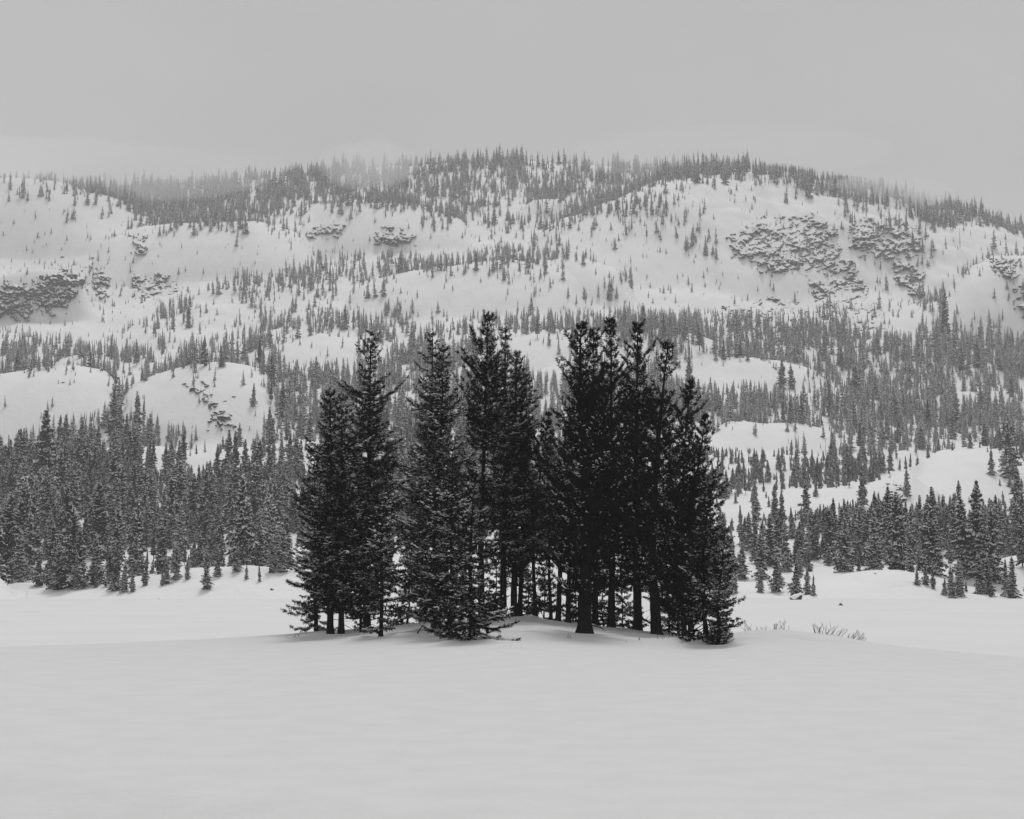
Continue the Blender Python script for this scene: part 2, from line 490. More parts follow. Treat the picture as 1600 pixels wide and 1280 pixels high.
def hill_at(u, v):
    a, e = px2ae(u, v)
    a = float(a); e = float(e)
    j = int(np.clip(np.searchsorted(colA, a) - 1, 0, len(colA) - 2)); f = (a - colA[j]) / (colA[j + 1] - colA[j])
    zz = np.maximum(Z[:, j] * (1 - f) + Z[:, j + 1] * f, LAKE)
    g = HC + e * rowY - zz
    i = np.nonzero(g[1:] <= 0)[0]
    if len(i) == 0:
        k = int(np.argmin(g)); y = rowY[k]
    else:
        k = i[0]; y = rowY[k] + (rowY[k + 1] - rowY[k]) * g[k] / (g[k] - g[k + 1] + 1e-9) if g[k] > 0 else rowY[k]
    z = max(float(np.interp(y, rowY, Z[:, j] * (1 - f) + Z[:, j + 1] * f)), LAKE)
    return float(a * y), float(y), z

# ------------------------------------------------------------------ grove trees
def hero_tree(H, R, cb, seed, style, snow, lean=(0, 0), tr=0.15, bend=0.0, gap=None, flat=False):
    """trunk / crown / snow triangle soups; H height, R crown radius, cb crown base fraction"""
    rg = np.random.RandomState(seed)
    def axis(z):
        t = np.asarray(z) / H
        w1 = rg_w[0] * np.sin(t * 5 + rg_w[1]) * 0.10 + rg_w[2] * np.sin(t * 9 + rg_w[3]) * 0.04
        w2 = rg_w[4] * np.sin(t * 6 + rg_w[5]) * 0.10
        return np.stack([lean[0] * t + bend * np.sin(t * math.pi) + w1 * np.minimum(t * 4, 1), lean[1] * t + w2 * np.minimum(t * 4, 1), np.asarray(z) + 0 * t], -1)
    rg_w = rg.uniform(-1, 1, 6)
    T = Soup()
    zs = np.concatenate([[-0.35, 0, 0.12, 0.35], np.linspace(0.7, H * 0.985, 26)])
    rad = tr * (1 - np.clip(zs / H, 0, 1)) ** 0.85 + 0.012
    rad[:4] *= [1.5, 1.35, 1.2, 1.08]
    kk = 10
    RR = rad[:, None] * (1 + 0.10 * rg.uniform(-1, 1, (len(zs), kk)))
    tube(T, axis(zs), RR, kk)
    C = Soup(); S = Soup()
    # dead stubs and bare limbs below the crown
    z0 = cb * H
    for i in range(int(3 + 16 * cb)):
        z = rg.uniform(0.25, max(z0, 0.6)) if cb > 0.05 else rg.uniform(0.3, 1.5)
        ph = rg.uniform(0, 2 * math.pi); L = rg.uniform(0.25, 1.0) * (0.5 + R * 0.35)
        s = np.linspace(0, 1, 5)[:, None]
        d = np.array([math.cos(ph), math.sin(ph), rg.uniform(-0.45, 0.15)])
        P = axis(z) + s * L * d + s ** 2 * np.array([rg.uniform(-.2, .2), rg.uniform(-.2, .2), rg.uniform(-.25, .1)])
        tube(T, P, np.linspace(0.02, 0.005, 5), 3)
    # branches
    br = []; lad = []
    z = z0
    gapn = rg.uniform(0, 6.28, 8)
    while z < H - 0.06:
        t = (z - z0) / (H - z0)
        if style == 'fir':
            prof = (1 - t) ** 0.58 * min(1, 0.72 + t * 2.0)
            nb = rg.randint(4, 8) if t < .8 else rg.randint(3, 6)
        else:
            prof = (1 - t ** 1.5) ** 0.72 * min(1, 0.66 + t * 1.6)
            nb = rg.randint(4, 8) if t < .75 else rg.randint(3, 6)
        if t < .12 and rg.rand() < .35: nb = 2
        big = 1 + 0.20 * math.sin(z * 2.3 + gapn[0]) + 0.16 * math.sin(z * 5.1 + gapn[1])
        ph0 = rg.uniform(0, 6.28)
        for j in range(nb):
            ph = ph0 + j * 6.283 / nb + rg.uniform(-.4, .4)
            sec = 1 + 0.22 * math.sin(2 * ph + gapn[2] + z * 0.9) + 0.12 * math.sin(3 * ph + gapn[3] - z * 1.7)
            L = (1.18 * R * prof + 0.10) * big * sec * (rg.uniform(0.45, 1.0) if rg.rand() < .7 else rg.uniform(.95, 1.3))
            if gap and gap[0] < z / H < gap[1] and rg.rand() < 0.72: continue
            if style == 'fir':
                e0 = math.radians(-14 + 44 * t ** 1.5 + rg.uniform(-9, 9)); up = 0.10 + 0.12 * rg.rand()
            else:
                e0 = math.radians(-2 + 40 * t ** 1.2 + rg.uniform(-12, 14)); up = 0.22 + 0.26 * rg.rand()
            br.append((z + rg.uniform(-.06, .06), ph, L, e0, up))
        z += (0.25 if t < .7 else .31) * rg.uniform(0.7, 1.35) * (1.0 if style == 'fir' else 1.12)
    seg0, dir0, len0 = [], [], []
    for (z, ph, L, e0, up) in br:
        s = np.linspace(0, 1, 6)
        hd = np.array([math.cos(ph), math.sin(ph)])
        cur = rg.uniform(-.25, .25)
        rr = L * s * math.cos(e0)
        side = np.array([-hd[1], hd[0]])
        P = np.zeros((6, 3)); P[:, :2] = rr[:, None] * hd + (cur * L * s ** 2)[:, None] * side
        P[:, 2] = L * (s * math.sin(e0) + up * s ** 2.2 - 0.10 * np.sin(s * math.pi))
        P += axis(z)
        tube(C, P, np.linspace(0.010 + 0.010 * L, 0.005, 6), 3, cap=False)
        load = snow * (.5 + 1.5 * rg.rand()) * (3.0 if rg.rand() < .30 else .18) * (1 - .8 * min(1, max(0, (z / H - .55) / .35)))
        # twigs
        inner = 0.18 if style == 'fir' else 0.28
        sp = 0.125 if style == 'fir' else 0.15
        n = max(2, int(L * (1 - inner) / sp))
        ss = inner + (1 - inner) * (np.arange(n) + rg.rand(n) * .6) / n
        base = np.stack([np.interp(ss, s, P[:, k]) for k in range(3)], -1)
        tan = np.gradient(P, axis=0); tan /= np.linalg.norm(tan, axis=1)[:, None]
        tt = np.stack([np.interp(ss, s, tan[:, k]) for k in range(3)], -1)
        for sg in (-1, 1):
            lt = (0.11 + 0.30 * (1 - ss) * min(L, 1.3) + 0.05 * rg.rand(n)) * (1.0 if style == 'fir' else 1.05)
            sd = np.cross(tt, [0, 0, 1.0]) * sg; sd /= np.linalg.norm(sd, axis=1)[:, None] + 1e-6
            upv = rg.uniform(-.45, .40, n) if style == 'fir' else rg.uniform(-.2, 1.0, n)
            d = tt * rg.uniform(.5, 1.0, n)[:, None] + sd * rg.uniform(.45, .95, n)[:, None] + np.stack([0 * upv, 0 * upv, upv], -1)
            d /= np.linalg.norm(d, axis=1)[:, None]
            seg0.append(base); dir0.append(d); len0.append(lt); lad.append(np.full(n, load))
        seg0.append(P[-1:] - tan[-1:] * 0.05); dir0.append(tan[-1:]); len0.append(np.array([0.16])); lad.append(np.array([load]))
    # leader
    lz = np.linspace(H - 0.40, H - 0.02, 3)
    seg0.append(axis(lz)); dir0.append(np.tile([0, 0, 1.0], (3, 1))); len0.append(np.full(3, 0.12)); lad.append(np.zeros(3))
    LD = np.concatenate(lad); B = np.concatenate(seg0); D = np.concatenate(dir0); Ln = np.concatenate(len0)
    step = 0.095 if style == 'fir' else 0.10
    nseg = np.maximum(1, np.round(Ln / step).astype(int))
    rep = np.repeat(np.arange(len(B)), nseg)
    k = np.arange(len(rep)) - np.repeat(np.cumsum(nseg) - nseg, nseg)
    fr = (k + 0.5) / nseg[rep]
    PC = B[rep] + D[rep] * (fr * Ln[rep])[:, None]
    DD = D[rep]
    m = len(PC)
    # needle sprays: five thin blades round the twig
    nb = 5
    nl = 0.12 if style == 'fir' else 0.165
    w = 0.024 if style == 'fir' else 0.026
    ref = np.where(np.abs(DD[:, 2:3]) > 0.8, np.array([[1.0, 0, 0]]), np.array([[0, 0, 1.0]]))
    a1 = np.cross(DD, ref); a1 /= np.linalg.norm(a1, axis=1)[:, None]
    a2 = np.cross(DD, a1)
    Vs = []
    th0 = rg.uniform(0, 6.28, m)
    for j in range(nb):
        th = th0 + j * 6.283 / nb + rg.uniform(-.4, .4, m)
        rad_ = np.cos(th)[:, None] * a1 + np.sin(th)[:, None] * a2
        nd = DD * rg.uniform(.45, .95, m)[:, None] + rad_ * 0.75
        nd /= np.linalg.norm(nd, axis=1)[:, None]
        tang = np.cross(nd, rad_); tang /= np.linalg.norm(tang, axis=1)[:, None] + 1e-6
        ww = w * rg.uniform(.7, 1.3, m)[:, None]
        ll = nl * rg.uniform(.7, 1.25, m)[:, None]
        Vs.append(np.stack([PC - tang * ww, PC + tang * ww, PC + nd * ll], 1))
    Vn = np.concatenate(Vs, 0).reshape(-1, 3)
    C.add(Vn, np.arange(len(Vn)).reshape(-1, 3))
    # snow pads sitting on top of some sprays
    hx = fbm(PC[:, 0] * 2.1 + seed, PC[:, 2] * 2.3 + PC[:, 1], 7, 2)
    pr = np.clip(LD[rep] * (0.75 + 1.2 * hx), 0, .85)
    pick = rg.rand(m) < pr
    Q = PC[pick]; DQ = DD[pick].copy(); DQ[:, 2] *= 0.6; DQ /= np.linalg.norm(DQ, axis=1)[:, None]
    q = len(Q)
    if q:
        sd = np.cross(DQ, [0, 0, 1.0]); sd /= np.linalg.norm(sd, axis=1)[:, None] + 1e-6
        lx = rg.uniform(.04, .13, q)[:, None]; ly = rg.uniform(.03, .085, q)[:, None]; lzz = rg.uniform(.015, .045, q)[:, None]
        c0 = Q + np.array([0, 0, 0.05]) + rg.normal(0, .012, (q, 3))
        upv = np.array([0, 0, 1.0])
        vv = np.stack([c0 - DQ * lx, c0 - sd * ly, c0 + DQ * lx, c0 + sd * ly, c0 + upv * lzz, c0 - upv * lzz * .6], 1).reshape(-1, 3)
        f = np.array([(0, 1, 4), (1, 2, 4), (2, 3, 4), (3, 0, 4), (1, 0, 5), (2, 1, 5), (3, 2, 5), (0, 3, 5)])
        ff = (f[None] + (np.arange(q) * 6)[:, None, None]).reshape(-1, 3)
        S.add(vv, ff)
    return T.get(), C.get(), S.get()

# top u,v ; foot u,v ; crown radius px ; crown base ; style ; snow ; trunk radius m ; back ; label ; gap
GROVE = [
 (488,694, 494,986, 32,.04,'fir',0.38,.09,1.5,'lowest outlying fir on the outer edge of the grove, snow dusted',None),
 (513,612, 516,991, 50,.13,'fir',0.38,.15,0,'fir with the first thick bare trunk at the grove edge',None),
 (531,624, 533,991, 46,.14,'fir',0.35,.13,0,'fir whose thick trunk stands close beside the first edge trunk',None),
 (575,520, 573,977, 56,.08,'fir',0.20,.20,2.0,'tall dark fir with bushy pointed top above the snow dusted firs',None),
 (602,690, 595,994, 27,.05,'fir',0.38,.08,0,'slim fir with straight bare trunk standing in front of the snow',None),
 (560,760, 564,986, 26,.05,'fir',0.29,.06,0,'small thin fir tucked between the thicker trunks at the grove edge',None),
 (672,516, 662,972, 42,.10,'fir',0.49,.20,1.0,'tall narrow fir with a thin open spire and snowy boughs',None),
 (689,543, 678,984, 46,.06,'fir',0.52,.12,0,'slender snow dusted fir whose spire stands just beside a taller spire',None),
 (737,768, 737,1000, 50,.02,'fir',0.61,.10,0,'low wide fir whose snowy skirt sweeps down onto the drift',None),
 (706,716, 704,993, 46,.02,'fir',0.58,.10,0,'young fir with snowy boughs reaching the drift, foot half buried',None),
 (759,488, 752,966, 52,0.36,'pine',.20,.16,1.5,'tallest pine of the grove with wide dark whorled top',(.44,.54)),
 (790,516, 786,963, 34,.22,'fir',0.23,.17,0.5,'thin spired fir just behind the tallest pine',None),
 (806,552, 803,964, 38,0.13,'pine',.14,.16,0.5,'pine with rounded dark crown on the crest of the mound',None),
 (824,588, 812,964, 30,.25,'fir',0.20,.12,0.8,'slim fir at the edge of the bright gap in the grove',None),
 (856,650, 838,967, 28,0.30,'pine',.22,.10,1.0,'leaning scraggly pine with sparse crown in the gap of the grove',(.60,.72)),
 (858,700, 861,971, 28,.34,'fir',0.36,.08,1.0,'thin young fir standing in the gap of the grove',None),
 (884,672, 872,973, 26,0.30,'pine',.20,.13,1.0,'pine with forked foot at the side of the bright gap',None),
 (890,800, 888,975, 20,0.45,'pine',.20,.12,1.0,'short leaning pine stem beside the thickest trunk',None),
 (912,508, 914,989, 58,0.11,'pine',.11,.30,0,'broad dark pine with the thickest trunk of the grove',None),
 (932,514, 930,975, 48,0.13,'pine',.11,.15,1.0,'dark pine whose narrow top rises beside the broadest pine',None),
 (959,503, 955,981, 50,0.12,'pine',.11,.18,1.0,'tall dark pine with pointed top and medium trunk',None),
 (998,507, 996,985, 52,0.12,'pine',.10,.22,0.5,'dark pine with clear pointed spire and thick straight trunk',None),
 (1047,535, 1026,991, 50,0.14,'pine',.06,.24,0,'leaning pine with open upswept limbs and bare flared trunk',(.80,.88)),
 (1086,596, 1070,996, 46,0.08,'pine',.06,.12,0.5,'pine with upswept tips behind the leaning flared trunk',None),
 (1106,650, 1080,996, 40,0.06,'pine',.08,.13,0.3,'leaning pine with dense dark crown near the outer rim',None),
 (1122,735, 1104,999, 38,.03,'fir',0.14,.10,0,'fir with dark foliage down to the snow at the outer rim',None),
 (1134,825, 1122,1006, 20,.02,'fir',0.14,.07,0,'shortest fir, tilting over the lip of the drift',None),
 (826,896, 824,965, 20,.03,'fir',0.32,.03,1.5,'little sapling low in the bright gap nearest the slim fir',None),
 (849,876, 850,967, 22,.03,'fir',0.43,.03,2.0,'little snowy sapling between the leaning stems of the gap',None),
 (899,890, 900,977, 24,.03,'fir',0.14,.03,2.5,'dark sapling peeping out beside the thickest trunk',None),
 (942,905, 943,979, 26,.02,'fir',0.14,.03,3.0,'dark sapling low behind the medium trunk',None),
 (974,912, 972,983, 26,.02,'fir',0.14,.03,2.5,'dark sapling between the medium and the straight thick trunk',None),
 (1043,900, 1045,985, 24,.02,'fir',0.14,.04,2.0,'dark sapling beyond the leaning flared trunk',None),
 (776,880, 774,962, 26,.03,'fir',0.22,.04,2.0,'dark sapling at the foot of the thin spired fir',None),
 (640,890, 636,978, 28,.05,'fir',0.36,.04,2.0,'snow dusted sapling in the opening between the two western clusters',None),
 (1058,770, 1060,979, 34,.12,'fir',0.17,.06,1.2,'small thin fir hidden between dark pines and the leaning trunk',None),
]
HERO_SIL = []
WELLS = []
for i, (tu, tv, fu, fv, rp, cb, style, snw, tr, back, label, gap) in enumerate(GROVE):
    x, y, z = fore_at(fu, fv, 50, 84, back)
    px = F / y
    H = (fv - tv) / px + (z - (HC + px2ae(fu, fv)[1] * y))*-1
    lean = ((tu - fu) / px, 0.15 * ((i * 37) % 7 - 3) / 3)
    R = rp / px
    bend = -0.35 if tu - fu > 15 else 0.0
    (tV, tF), (cV, cF), (sV, sF) = hero_tree(H, R, cb, 100 + i, style, snw, lean, tr, bend, gap)
    nm = 'fir_tree' if style == 'fir' else 'pine_tree'
    e = empty(nm, (x, y, z))
    tag(e, label, 'tree', 'dark conifers of the grove on the snow mound')
    ob('trunk', mesh_np('trunk', tV, tF, M_bark, smooth=True), e)
    c = ob('crown', mesh_np('crown', cV, cF, M_needle_fir if style == 'fir' else M_needle), e)
    if len(sF): ob('snow_clumps', mesh_np('snow_clumps', sV, sF, M_clump), c)
    HERO_SIL.append((tu, tv, fu, fv, rp)); WELLS.append((x, y, tr))

GZ = fore_z(GX, GY)
for (wx, wy, wr) in WELLS:      # hollows the wind leaves round each stem, with a faint raised lip
    rr_ = np.hypot(GX - wx, GY - wy)
    GZ += -0.16 * np.exp(-(rr_ / (.28 + wr)) ** 2) + 0.05 * np.exp(-((rr_ - .8 - wr) / .35) ** 2)
GZ += fbm(GX / 1.1, GY / .8, 71, 3) * .006 * (GY > 10)
n1, n2 = GX.shape
idx = np.arange(n1 * n2).reshape(n1, n2)
quads = np.stack([idx[:-1, :-1], idx[:-1, 1:], idx[1:, 1:], idx[1:, :-1]], -1).reshape(-1, 4)
me = mesh_np('snow_field', np.stack([GX, GY, GZ], -1).reshape(-1, 3), quads, M_snow, smooth=True)
tag(ob('snow_field', me), kind='structure')

# ------------------------------------------------------------------ hillside conifers
def conifer(H, R, seed, detail, snow, cb=0.06):
    """returns soups trunk, crown, snow.  detail 2 = near, 1 = far"""
    rg = np.random.RandomState(seed)
    T = Soup(); C = Soup(); S = Soup()
    zs = np.array([-0.8, 0, H * .3, H * .6, H * .98])
    tube(T, np.stack([0 * zs, 0 * zs, zs], -1), np.array([.022, .019, .014, .009, .003]) * H * 0.75, 5 if detail == 2 else 3)
    nbr = 230 if detail == 2 else 80
    ph = rg.uniform(0, 6.28)
    w = rg.uniform(0, 6.28, 6)
    OCT = [(0, 1, 4), (1, 2, 4), (2, 3, 4), (3, 0, 4), (1, 0, 5), (2, 1, 5), (3, 2, 5), (0, 3, 5)]
    def pad(c, d, l, th):
        n = np.cross(d, [0, 0, 1.]); n /= np.linalg.norm(n) + 1e-6
        upv = np.cross(n, d)
        q = rg.uniform(.6, 1.4, 4)
        S.add([c - d * l * q[0], c + n * l * .5 * q[1], c + d * l * q[2], c - n * l * .5 * q[3], c + upv * th, c - upv * th * .6], OCT)
    for bi in range(nbr):
        t = ((bi + rg.uniform(0, 1)) / nbr) ** 1.12
        z = H * (cb + (1 - cb) * t) + rg.uniform(-.012, .012) * H
        ph += 2.4 + rg.uniform(-.5, .5)
        irr = 1 + .20 * math.sin(t * 17 + w[0]) + .16 * math.sin(2 * ph + w[1] + t * 9) + .12 * math.sin(t * 41 + w[2])
        lv = R * ((1 - t) ** (0.85 if detail == 2 else 1.0) * min(1, .65 + 3 * t) + 0.04) * irr
        L = lv * rg.uniform(.45, 1.15)
        e0 = math.radians(-28 + 62 * t ** 1.3 + rg.uniform(-14, 14))
        hd = np.array([math.cos(ph), math.sin(ph), 0]); sd = np.array([-hd[1], hd[0], 0])
        o = np.array([0, 0, z])
        ax = hd * math.cos(e0) + np.array([0, 0, math.sin(e0)])
        tip = o + L * ax
        th = H * 0.022 * rg.uniform(.6, 1.5)
        laden = rg.rand() < snow * (0.55 + .9 * (math.sin(t * 23 + ph * 2 + w[3]) * .5 + .5))
        if detail == 2:
            m = 4
            for q in range(m):
                f = .25 + .75 * (q + rg.rand() * .7) / m
                p = o + (tip - o) * f
                wd = (L * .42 * (1.2 - f) + .011 * H) * rg.uniform(.6, 1.3)
                for sg in (-1, 1):
                    d = hd * rg.uniform(.2, 1.0) + sd * sg * rg.uniform(.4, 1) + np.array([0, 0, rg.uniform(-.9, .25)])
                    d /= np.linalg.norm(d)
                    e_ = p + d * wd
                    b1 = p - ax * L * .09; b2 = p + ax * L * .09
                    C.add([b1, b2, e_, p - [0, 0, th * 1.3]], [(0, 1, 2), (0, 3, 2), (3, 1, 2)])
                    for _q in range(2):
                        if laden and rg.rand() < .72: pad(p + d * wd * rg.uniform(.05, .9) + [0, 0, th * rg.uniform(.05, .4)], d, wd * rg.uniform(.09, .36), th * rg.uniform(.25, .8))
            C.add([o, tip, o + (tip - o) * .5 - [0, 0, th]], [(0, 1, 2)])
        else:
            wd = L * .36
            md = o + (tip - o) * .55
            dr = rg.uniform(.2, 1.4) * th
            C.add([o, md + sd * wd - [0, 0, dr], tip, md - sd * wd - [0, 0, rg.uniform(.2, 1.4) * th], md - [0, 0, th * 2.0]],
                  [(0, 1, 2), (0, 2, 3), (0, 4, 2), (1, 4, 3)])
            if laden:
                for q in range(rg.randint(1, 4)):
                    f = rg.uniform(.35, .95)
                    c = o + (tip - o) * f + np.array([0, 0, th * .3]) + sd * wd * rg.uniform(-.7, .7)
                    pad(c, ax, L * rg.uniform(.10, .30), th * rg.uniform(.4, 1.0))
    return T.get(), C.get(), S.get()

NEAR = []
NC_ = []
for i, (R, sn, cb) in enumerate([(.17, .65, .04), (.20, .55, .03), (.14, .62, .06), (.22, .65, .02), (.15, .50, .12), (.19, .85, .05), (.10, .25, .25), (.17, .30, .06)]):
    (tV, tF), (cV, cF), (sV, sF) = conifer(10.0, 10 * R, 500 + i, 2, sn, cb)
    V = np.concatenate([tV, cV, sV]); Fc = np.concatenate([tF, cF + len(tV), sF + len(tV) + len(cV)])
    mi = np.concatenate([np.zeros(len(tF)), np.ones(len(cF)), np.full(len(sF), 2)])
    NC_.append(mesh_np('wood_conifer_%d' % i, V, Fc, [M_bark2, M_needle2, M_clump2], mi))
    NEAR.append((mesh_np('conifer_trunk', tV, tF, M_bark2, smooth=True), mesh_np('conifer_crown', cV, cF, M_needle2), mesh_np('conifer_snow', sV, sF, M_clump2)))
FAR = []
for i, (R, sn, cb) in enumerate([(.17, .80, .05), (.20, .90, .04), (.15, .75, .06), (.22, .85, .03), (.14, .65, .15), (.18, 1.0, .05), (.10, .30, .2), (.19, .70, .05)]):
    (tV, tF), (cV, cF), (sV, sF) = conifer(10.0, 10 * R, 700 + i, 1, sn, cb)
    V = np.concatenate([tV, cV, sV]); Fc = np.concatenate([tF, cF + len(tV), sF + len(tV) + len(cV)])
    mi = np.concatenate([np.zeros(len(tF)), np.ones(len(cF)), np.full(len(sF), 2)])
    FAR.append(mesh_np('far_conifer_%d' % i, V, Fc, [M_bark2, M_needle2, M_clump2], mi))

# how much of each 40 x 20 pixel cell of the photographed slope is wooded (rows from v=240)
DM = """
0000000003134557877666888876542000000000
3333566677578877875556667799999842000000
4449999999888875767877775211003999953000
1113689887885566668756475664011149996765
2344389997652313445445788886311223268884
2110025887320022332454322476202234566776
3000011012121131111227245546201331555123
0000121211134545334767643226112532356133
0000001033247777776675423121134641233232
0000000026545752211533235433311123243454
0000000377665332342143343122302332314345
0000005525652235332443224222121343326314
0000025423556665334665656656555554127565
3321334334776776456777777788886664418888
6663534666511377777313147777778888886499
7767676776811277777452575345697999999999
7757776754777777777342777700003699999999
0000520003888777777776577751332489999999
0001430001377887777777777777686446887333
0001750000588777777777777778888788999788
0456863103788777777777777778899999999999
2778886667888777777777777711211289888783
6989886788847777777777777723112788867339
9999422211111117777777777767766356500003
9999833466455777777777777722478885500012
9999998999877777777777777757888753300019
9999999999957777777777777777731001414323
9999999999937777777777777722133256665765
9999999999777777777777777745454888898799
9999999999977777777777777745433899999999
9799999999977777777777777734422378999999
9797998989886665555566666657677788999899
9798674884322222222222333388887767889989
7788864465520000000000000087763000064888
3455543312210000000000000033440000001788
"""
rows = [l.replace(' ', '') for l in DM.strip().split('\n')]
G = np.array([[int(c) for c in (r + '9' * 40)[:40]] for r in rows], float) / 9.0
def dens(u, v):
    gu = np.clip(u / 40 - .5, 0, 38.999); gv = np.clip((v - 240) / 20 - .5, 0, len(rows) - 1.001)
    iu = gu.astype(int); iv = gv.astype(int); fu = gu - iu; fv = gv - iv
    d = G[iv, iu] * (1 - fu) * (1 - fv) + G[iv, iu + 1] * fu * (1 - fv) + G[iv + 1, iu] * (1 - fu) * fv + G[iv + 1, iu + 1] * fu * fv
    return d
rg = np.random.RandomState(11)
NC = 75000
ya = np.sqrt(rg.uniform(222 ** 2, 1680 ** 2, NC))
aa = rg.uniform(-0.42, 0.42, NC)
zz, hh = hill_z(aa, ya)
xx = aa * ya
uu, vv = world2px(xx, ya, zz)
# row at which the ground hiding this spot ends
ri = np.clip(np.searchsorted(rowY, ya) - 1, 0, len(rowY) - 1)
ci = np.clip(np.searchsorted(colA, aa), 0, len(colA) - 1)
vis = VIS[ri, ci]
hidden = vv > vis + 1.5
vq = np.where(hidden, vis - 6, vv - 4)
uq = uu
D = dens(uq, vq)
jit = fbm(xx / 14, ya / 18, 77, 2)
D = D + jit * 0.35 * (D > 0.02)
# fewer candidates survive far off because the same ground covers less of the view there
DENS = 0.088 * (1 + .6 * np.clip((D - .7) / .15, 0, 1) * ((ya > 420) & (ya < 1000))) * np.interp(ya, [222, 350, 700, 1600], [0.34, 0.39, 0.44, 0.48])
area = 0.84 * (1680 ** 2 - 222 ** 2) / 2 / NC
DENS = DENS * (1 + 1.2 * ((aa > .1) & (ya > 290) & (ya < 580)))
clump = fbm(xx / 22 + 5, ya / 30, 91, 3)
pk = rg.rand(NC) < np.clip(D, 0, 1) ** np.where(ya > 650, 1.15, 1.4) * DENS * area * np.clip(1 + (1.5 * (D < .8) + 1.3 * (D >= .8) * (ya < 600)) * clump, .12, 2.4)
pk &= (ya > 235) | (vv < 938)
open_ = (D < .16) & (ya > 520) & (rg.rand(NC) < .0085 * area) & ~(hidden & (vis < 240))
pk &= ~((D < 0.10))
pk |= open_
hW = np.interp(ya, [222, 400, 600, 900, 1200, 1600], [7.6, 8.8, 8.2, 7.8, 9.5, 11.5])
hE = np.interp(ya, [222, 320, 420, 500, 600, 700, 900, 1200, 1600], [6.2, 8.0, 6.6, 5.8, 8.0, 9.5, 8.2, 9.5, 11.5])
hE = hE * np.interp(ya, [260, 330, 620, 760], [1, .84, .84, 1])
hgt = hW + (hE - hW) * np.clip((aa + .02) / .08, 0, 1)
hgt = hgt * np.where(rg.rand(NC) < .30, .5, 1.05) * np.exp(np.clip(rg.normal(0, .34, NC), -.9, .62)) * (0.7 + 0.35 * np.clip(D, 0, 1))
hgt = np.clip(hgt, 2.0, 22)
# a tree stands no taller than the wood it belongs to
vfoot = np.where(hidden, vis, vv)
done = np.zeros(NC, bool); sc_ = np.full(NC, 0.28)
for q in (1.0, .82, .66, .52, .40, .32):
    _, vt_ = world2px(xx, ya, zz + hgt * q)
    ok = (dens(uq, vt_ + 0.12 * (vfoot - vt_)) > np.minimum(.42, .6 * D + .1)) & ~done
    sc_[ok] = q; done |= ok
pk &= done | (rg.rand(NC) < .35) | open_
hgt = np.where(open_, rg.uniform(2.0, 6.5, NC), hgt * sc_)
pk &= hgt > 1.6
xs, ys, zs, hs, us, vs = [q[pk] for q in (xx, ya, zz, hgt, uu, vv)]
hid = hidden[pk]
print('forest trees', len(xs))
# hand placed conifers that stand out in the photo: foot u, foot v, height px
HAND = [(1578,746,88,3),(1549,742,42,0),(1417,775,44,5),(1274,776,30,3),(1170,860,60,4),(1223,840,75,0),(1237,842,50,1),(1253,838,48,2),(1590,800,75,0),
 (215,690,80,0),(176,690,90,2),(186,695,70,0),(323,921,62,1),(207,925,38,3),(293,905,32,1),(253,915,28,2),(406,909,30,4),(90,921,72,1),(180,923,80,7),(170,915,60,7),(60,916,58,1),
 (1243,931,58,1),(1271,931,34,0),(1262,929,44,1),(1433,914,30,1),(1487,934,52,5),(1500,932,60,5),(1475,930,30,3),(1458,920,44,6),(1447,914,38,1),(1583,935,66,7),(1572,932,58,0),(1545,930,60,1),(1530,928,66,0),
 (1476,538,86,7),(1490,560,60,7),(1110,605,20,0),(1463,560,60,2),(44,905,110,4),(30,900,120,7),(12,900,130,7),(70,800,160,1),(1525,900,150,0),(1553,910,120,1),(1508,900,130,0),(1460,860,100,1),(1390,870,110,0),(1340,880,90,2),
 (1500,820,70,0),(1330,872,70,2),(1360,880,85,1),(450,640,60,0),(1160,905,58,1),(340,900,50,0),(370,893,45,3),(385,905,26,1),(425,895,60,2),(440,893,70,0),(260,912,40,1),(276,905,55,0),(150,918,44,2),(120,920,56,5),(1190,905,75,0),(1140,925,50,1),(1213,925,60,1)]
HX, HY, HZ, HH, HK = [], [], [], [], []
for (fu, fv, hp, kd) in HAND:
    x, y, z = hill_at(fu, fv)
    HX.append(x); HY.append(y); HZ.append(z); HH.append(hp * y / F); HK.append({4: 0, 6: 2}.get(kd, kd))
xs = np.concatenate([HX, xs]); ys = np.concatenate([HY, ys]); zs = np.concatenate([HZ, zs]); hs = np.concatenate([HH, hs])
kd = np.concatenate([HK, rg.randint(0, 8, len(xs) - len(HK))]).astype(int)
us, vs = world2px(xs, ys, zs)
_, vt = world2px(xs, ys, zs + hs)
# which trees show most: front to back over a coarse raster
cov = np.zeros((320, 400), bool)
def tri_cells(u, vtop, vbot, r):
    out_ = []
    for j in range(max(0, int(vtop / 4)), min(319, int(vbot / 4)) + 1):
        w = r * np.clip((j * 4 + 2 - vtop) / max(vbot - vtop, 1), 0.05, 1)
        a0, a1 = int((u - w) / 4), int((u + w) / 4)
        a0 = max(a0, 0); a1 = min(a1, 399)
        if a1 >= a0: out_.append((j, a0, a1 + 1))
    return out_
for (tu, tv, fu, fv, rp) in HERO_SIL:
    for (j, a0, a1) in tri_cells((tu + fu) / 2, tv, fv, rp * .9): cov[j, a0:a1] = True
crest = VIS[np.clip(np.searchsorted(rowY, ys) - 1, 0, len(rowY) - 1), np.clip(np.searchsorted(colA, xs / ys), 0, len(colA) - 1)]
score = np.zeros(len(xs))
for k in np.argsort(ys):
    if us[k] < -20 or us[k] > 1620: continue
    vb_ = min(vs[k], crest[k] + 1)
    if vb_ <= vt[k]: continue
    cells = tri_cells(us[k], vt[k], vb_, 0.15 * (vs[k] - vt[k]))
    for (j, a0, a1) in cells:
        score[k] += (~cov[j, a0:a1]).sum(); cov[j, a0:a1] = True
NIND = 262
order = np.argsort(-score)
ind = set(order[:NIND].tolist())

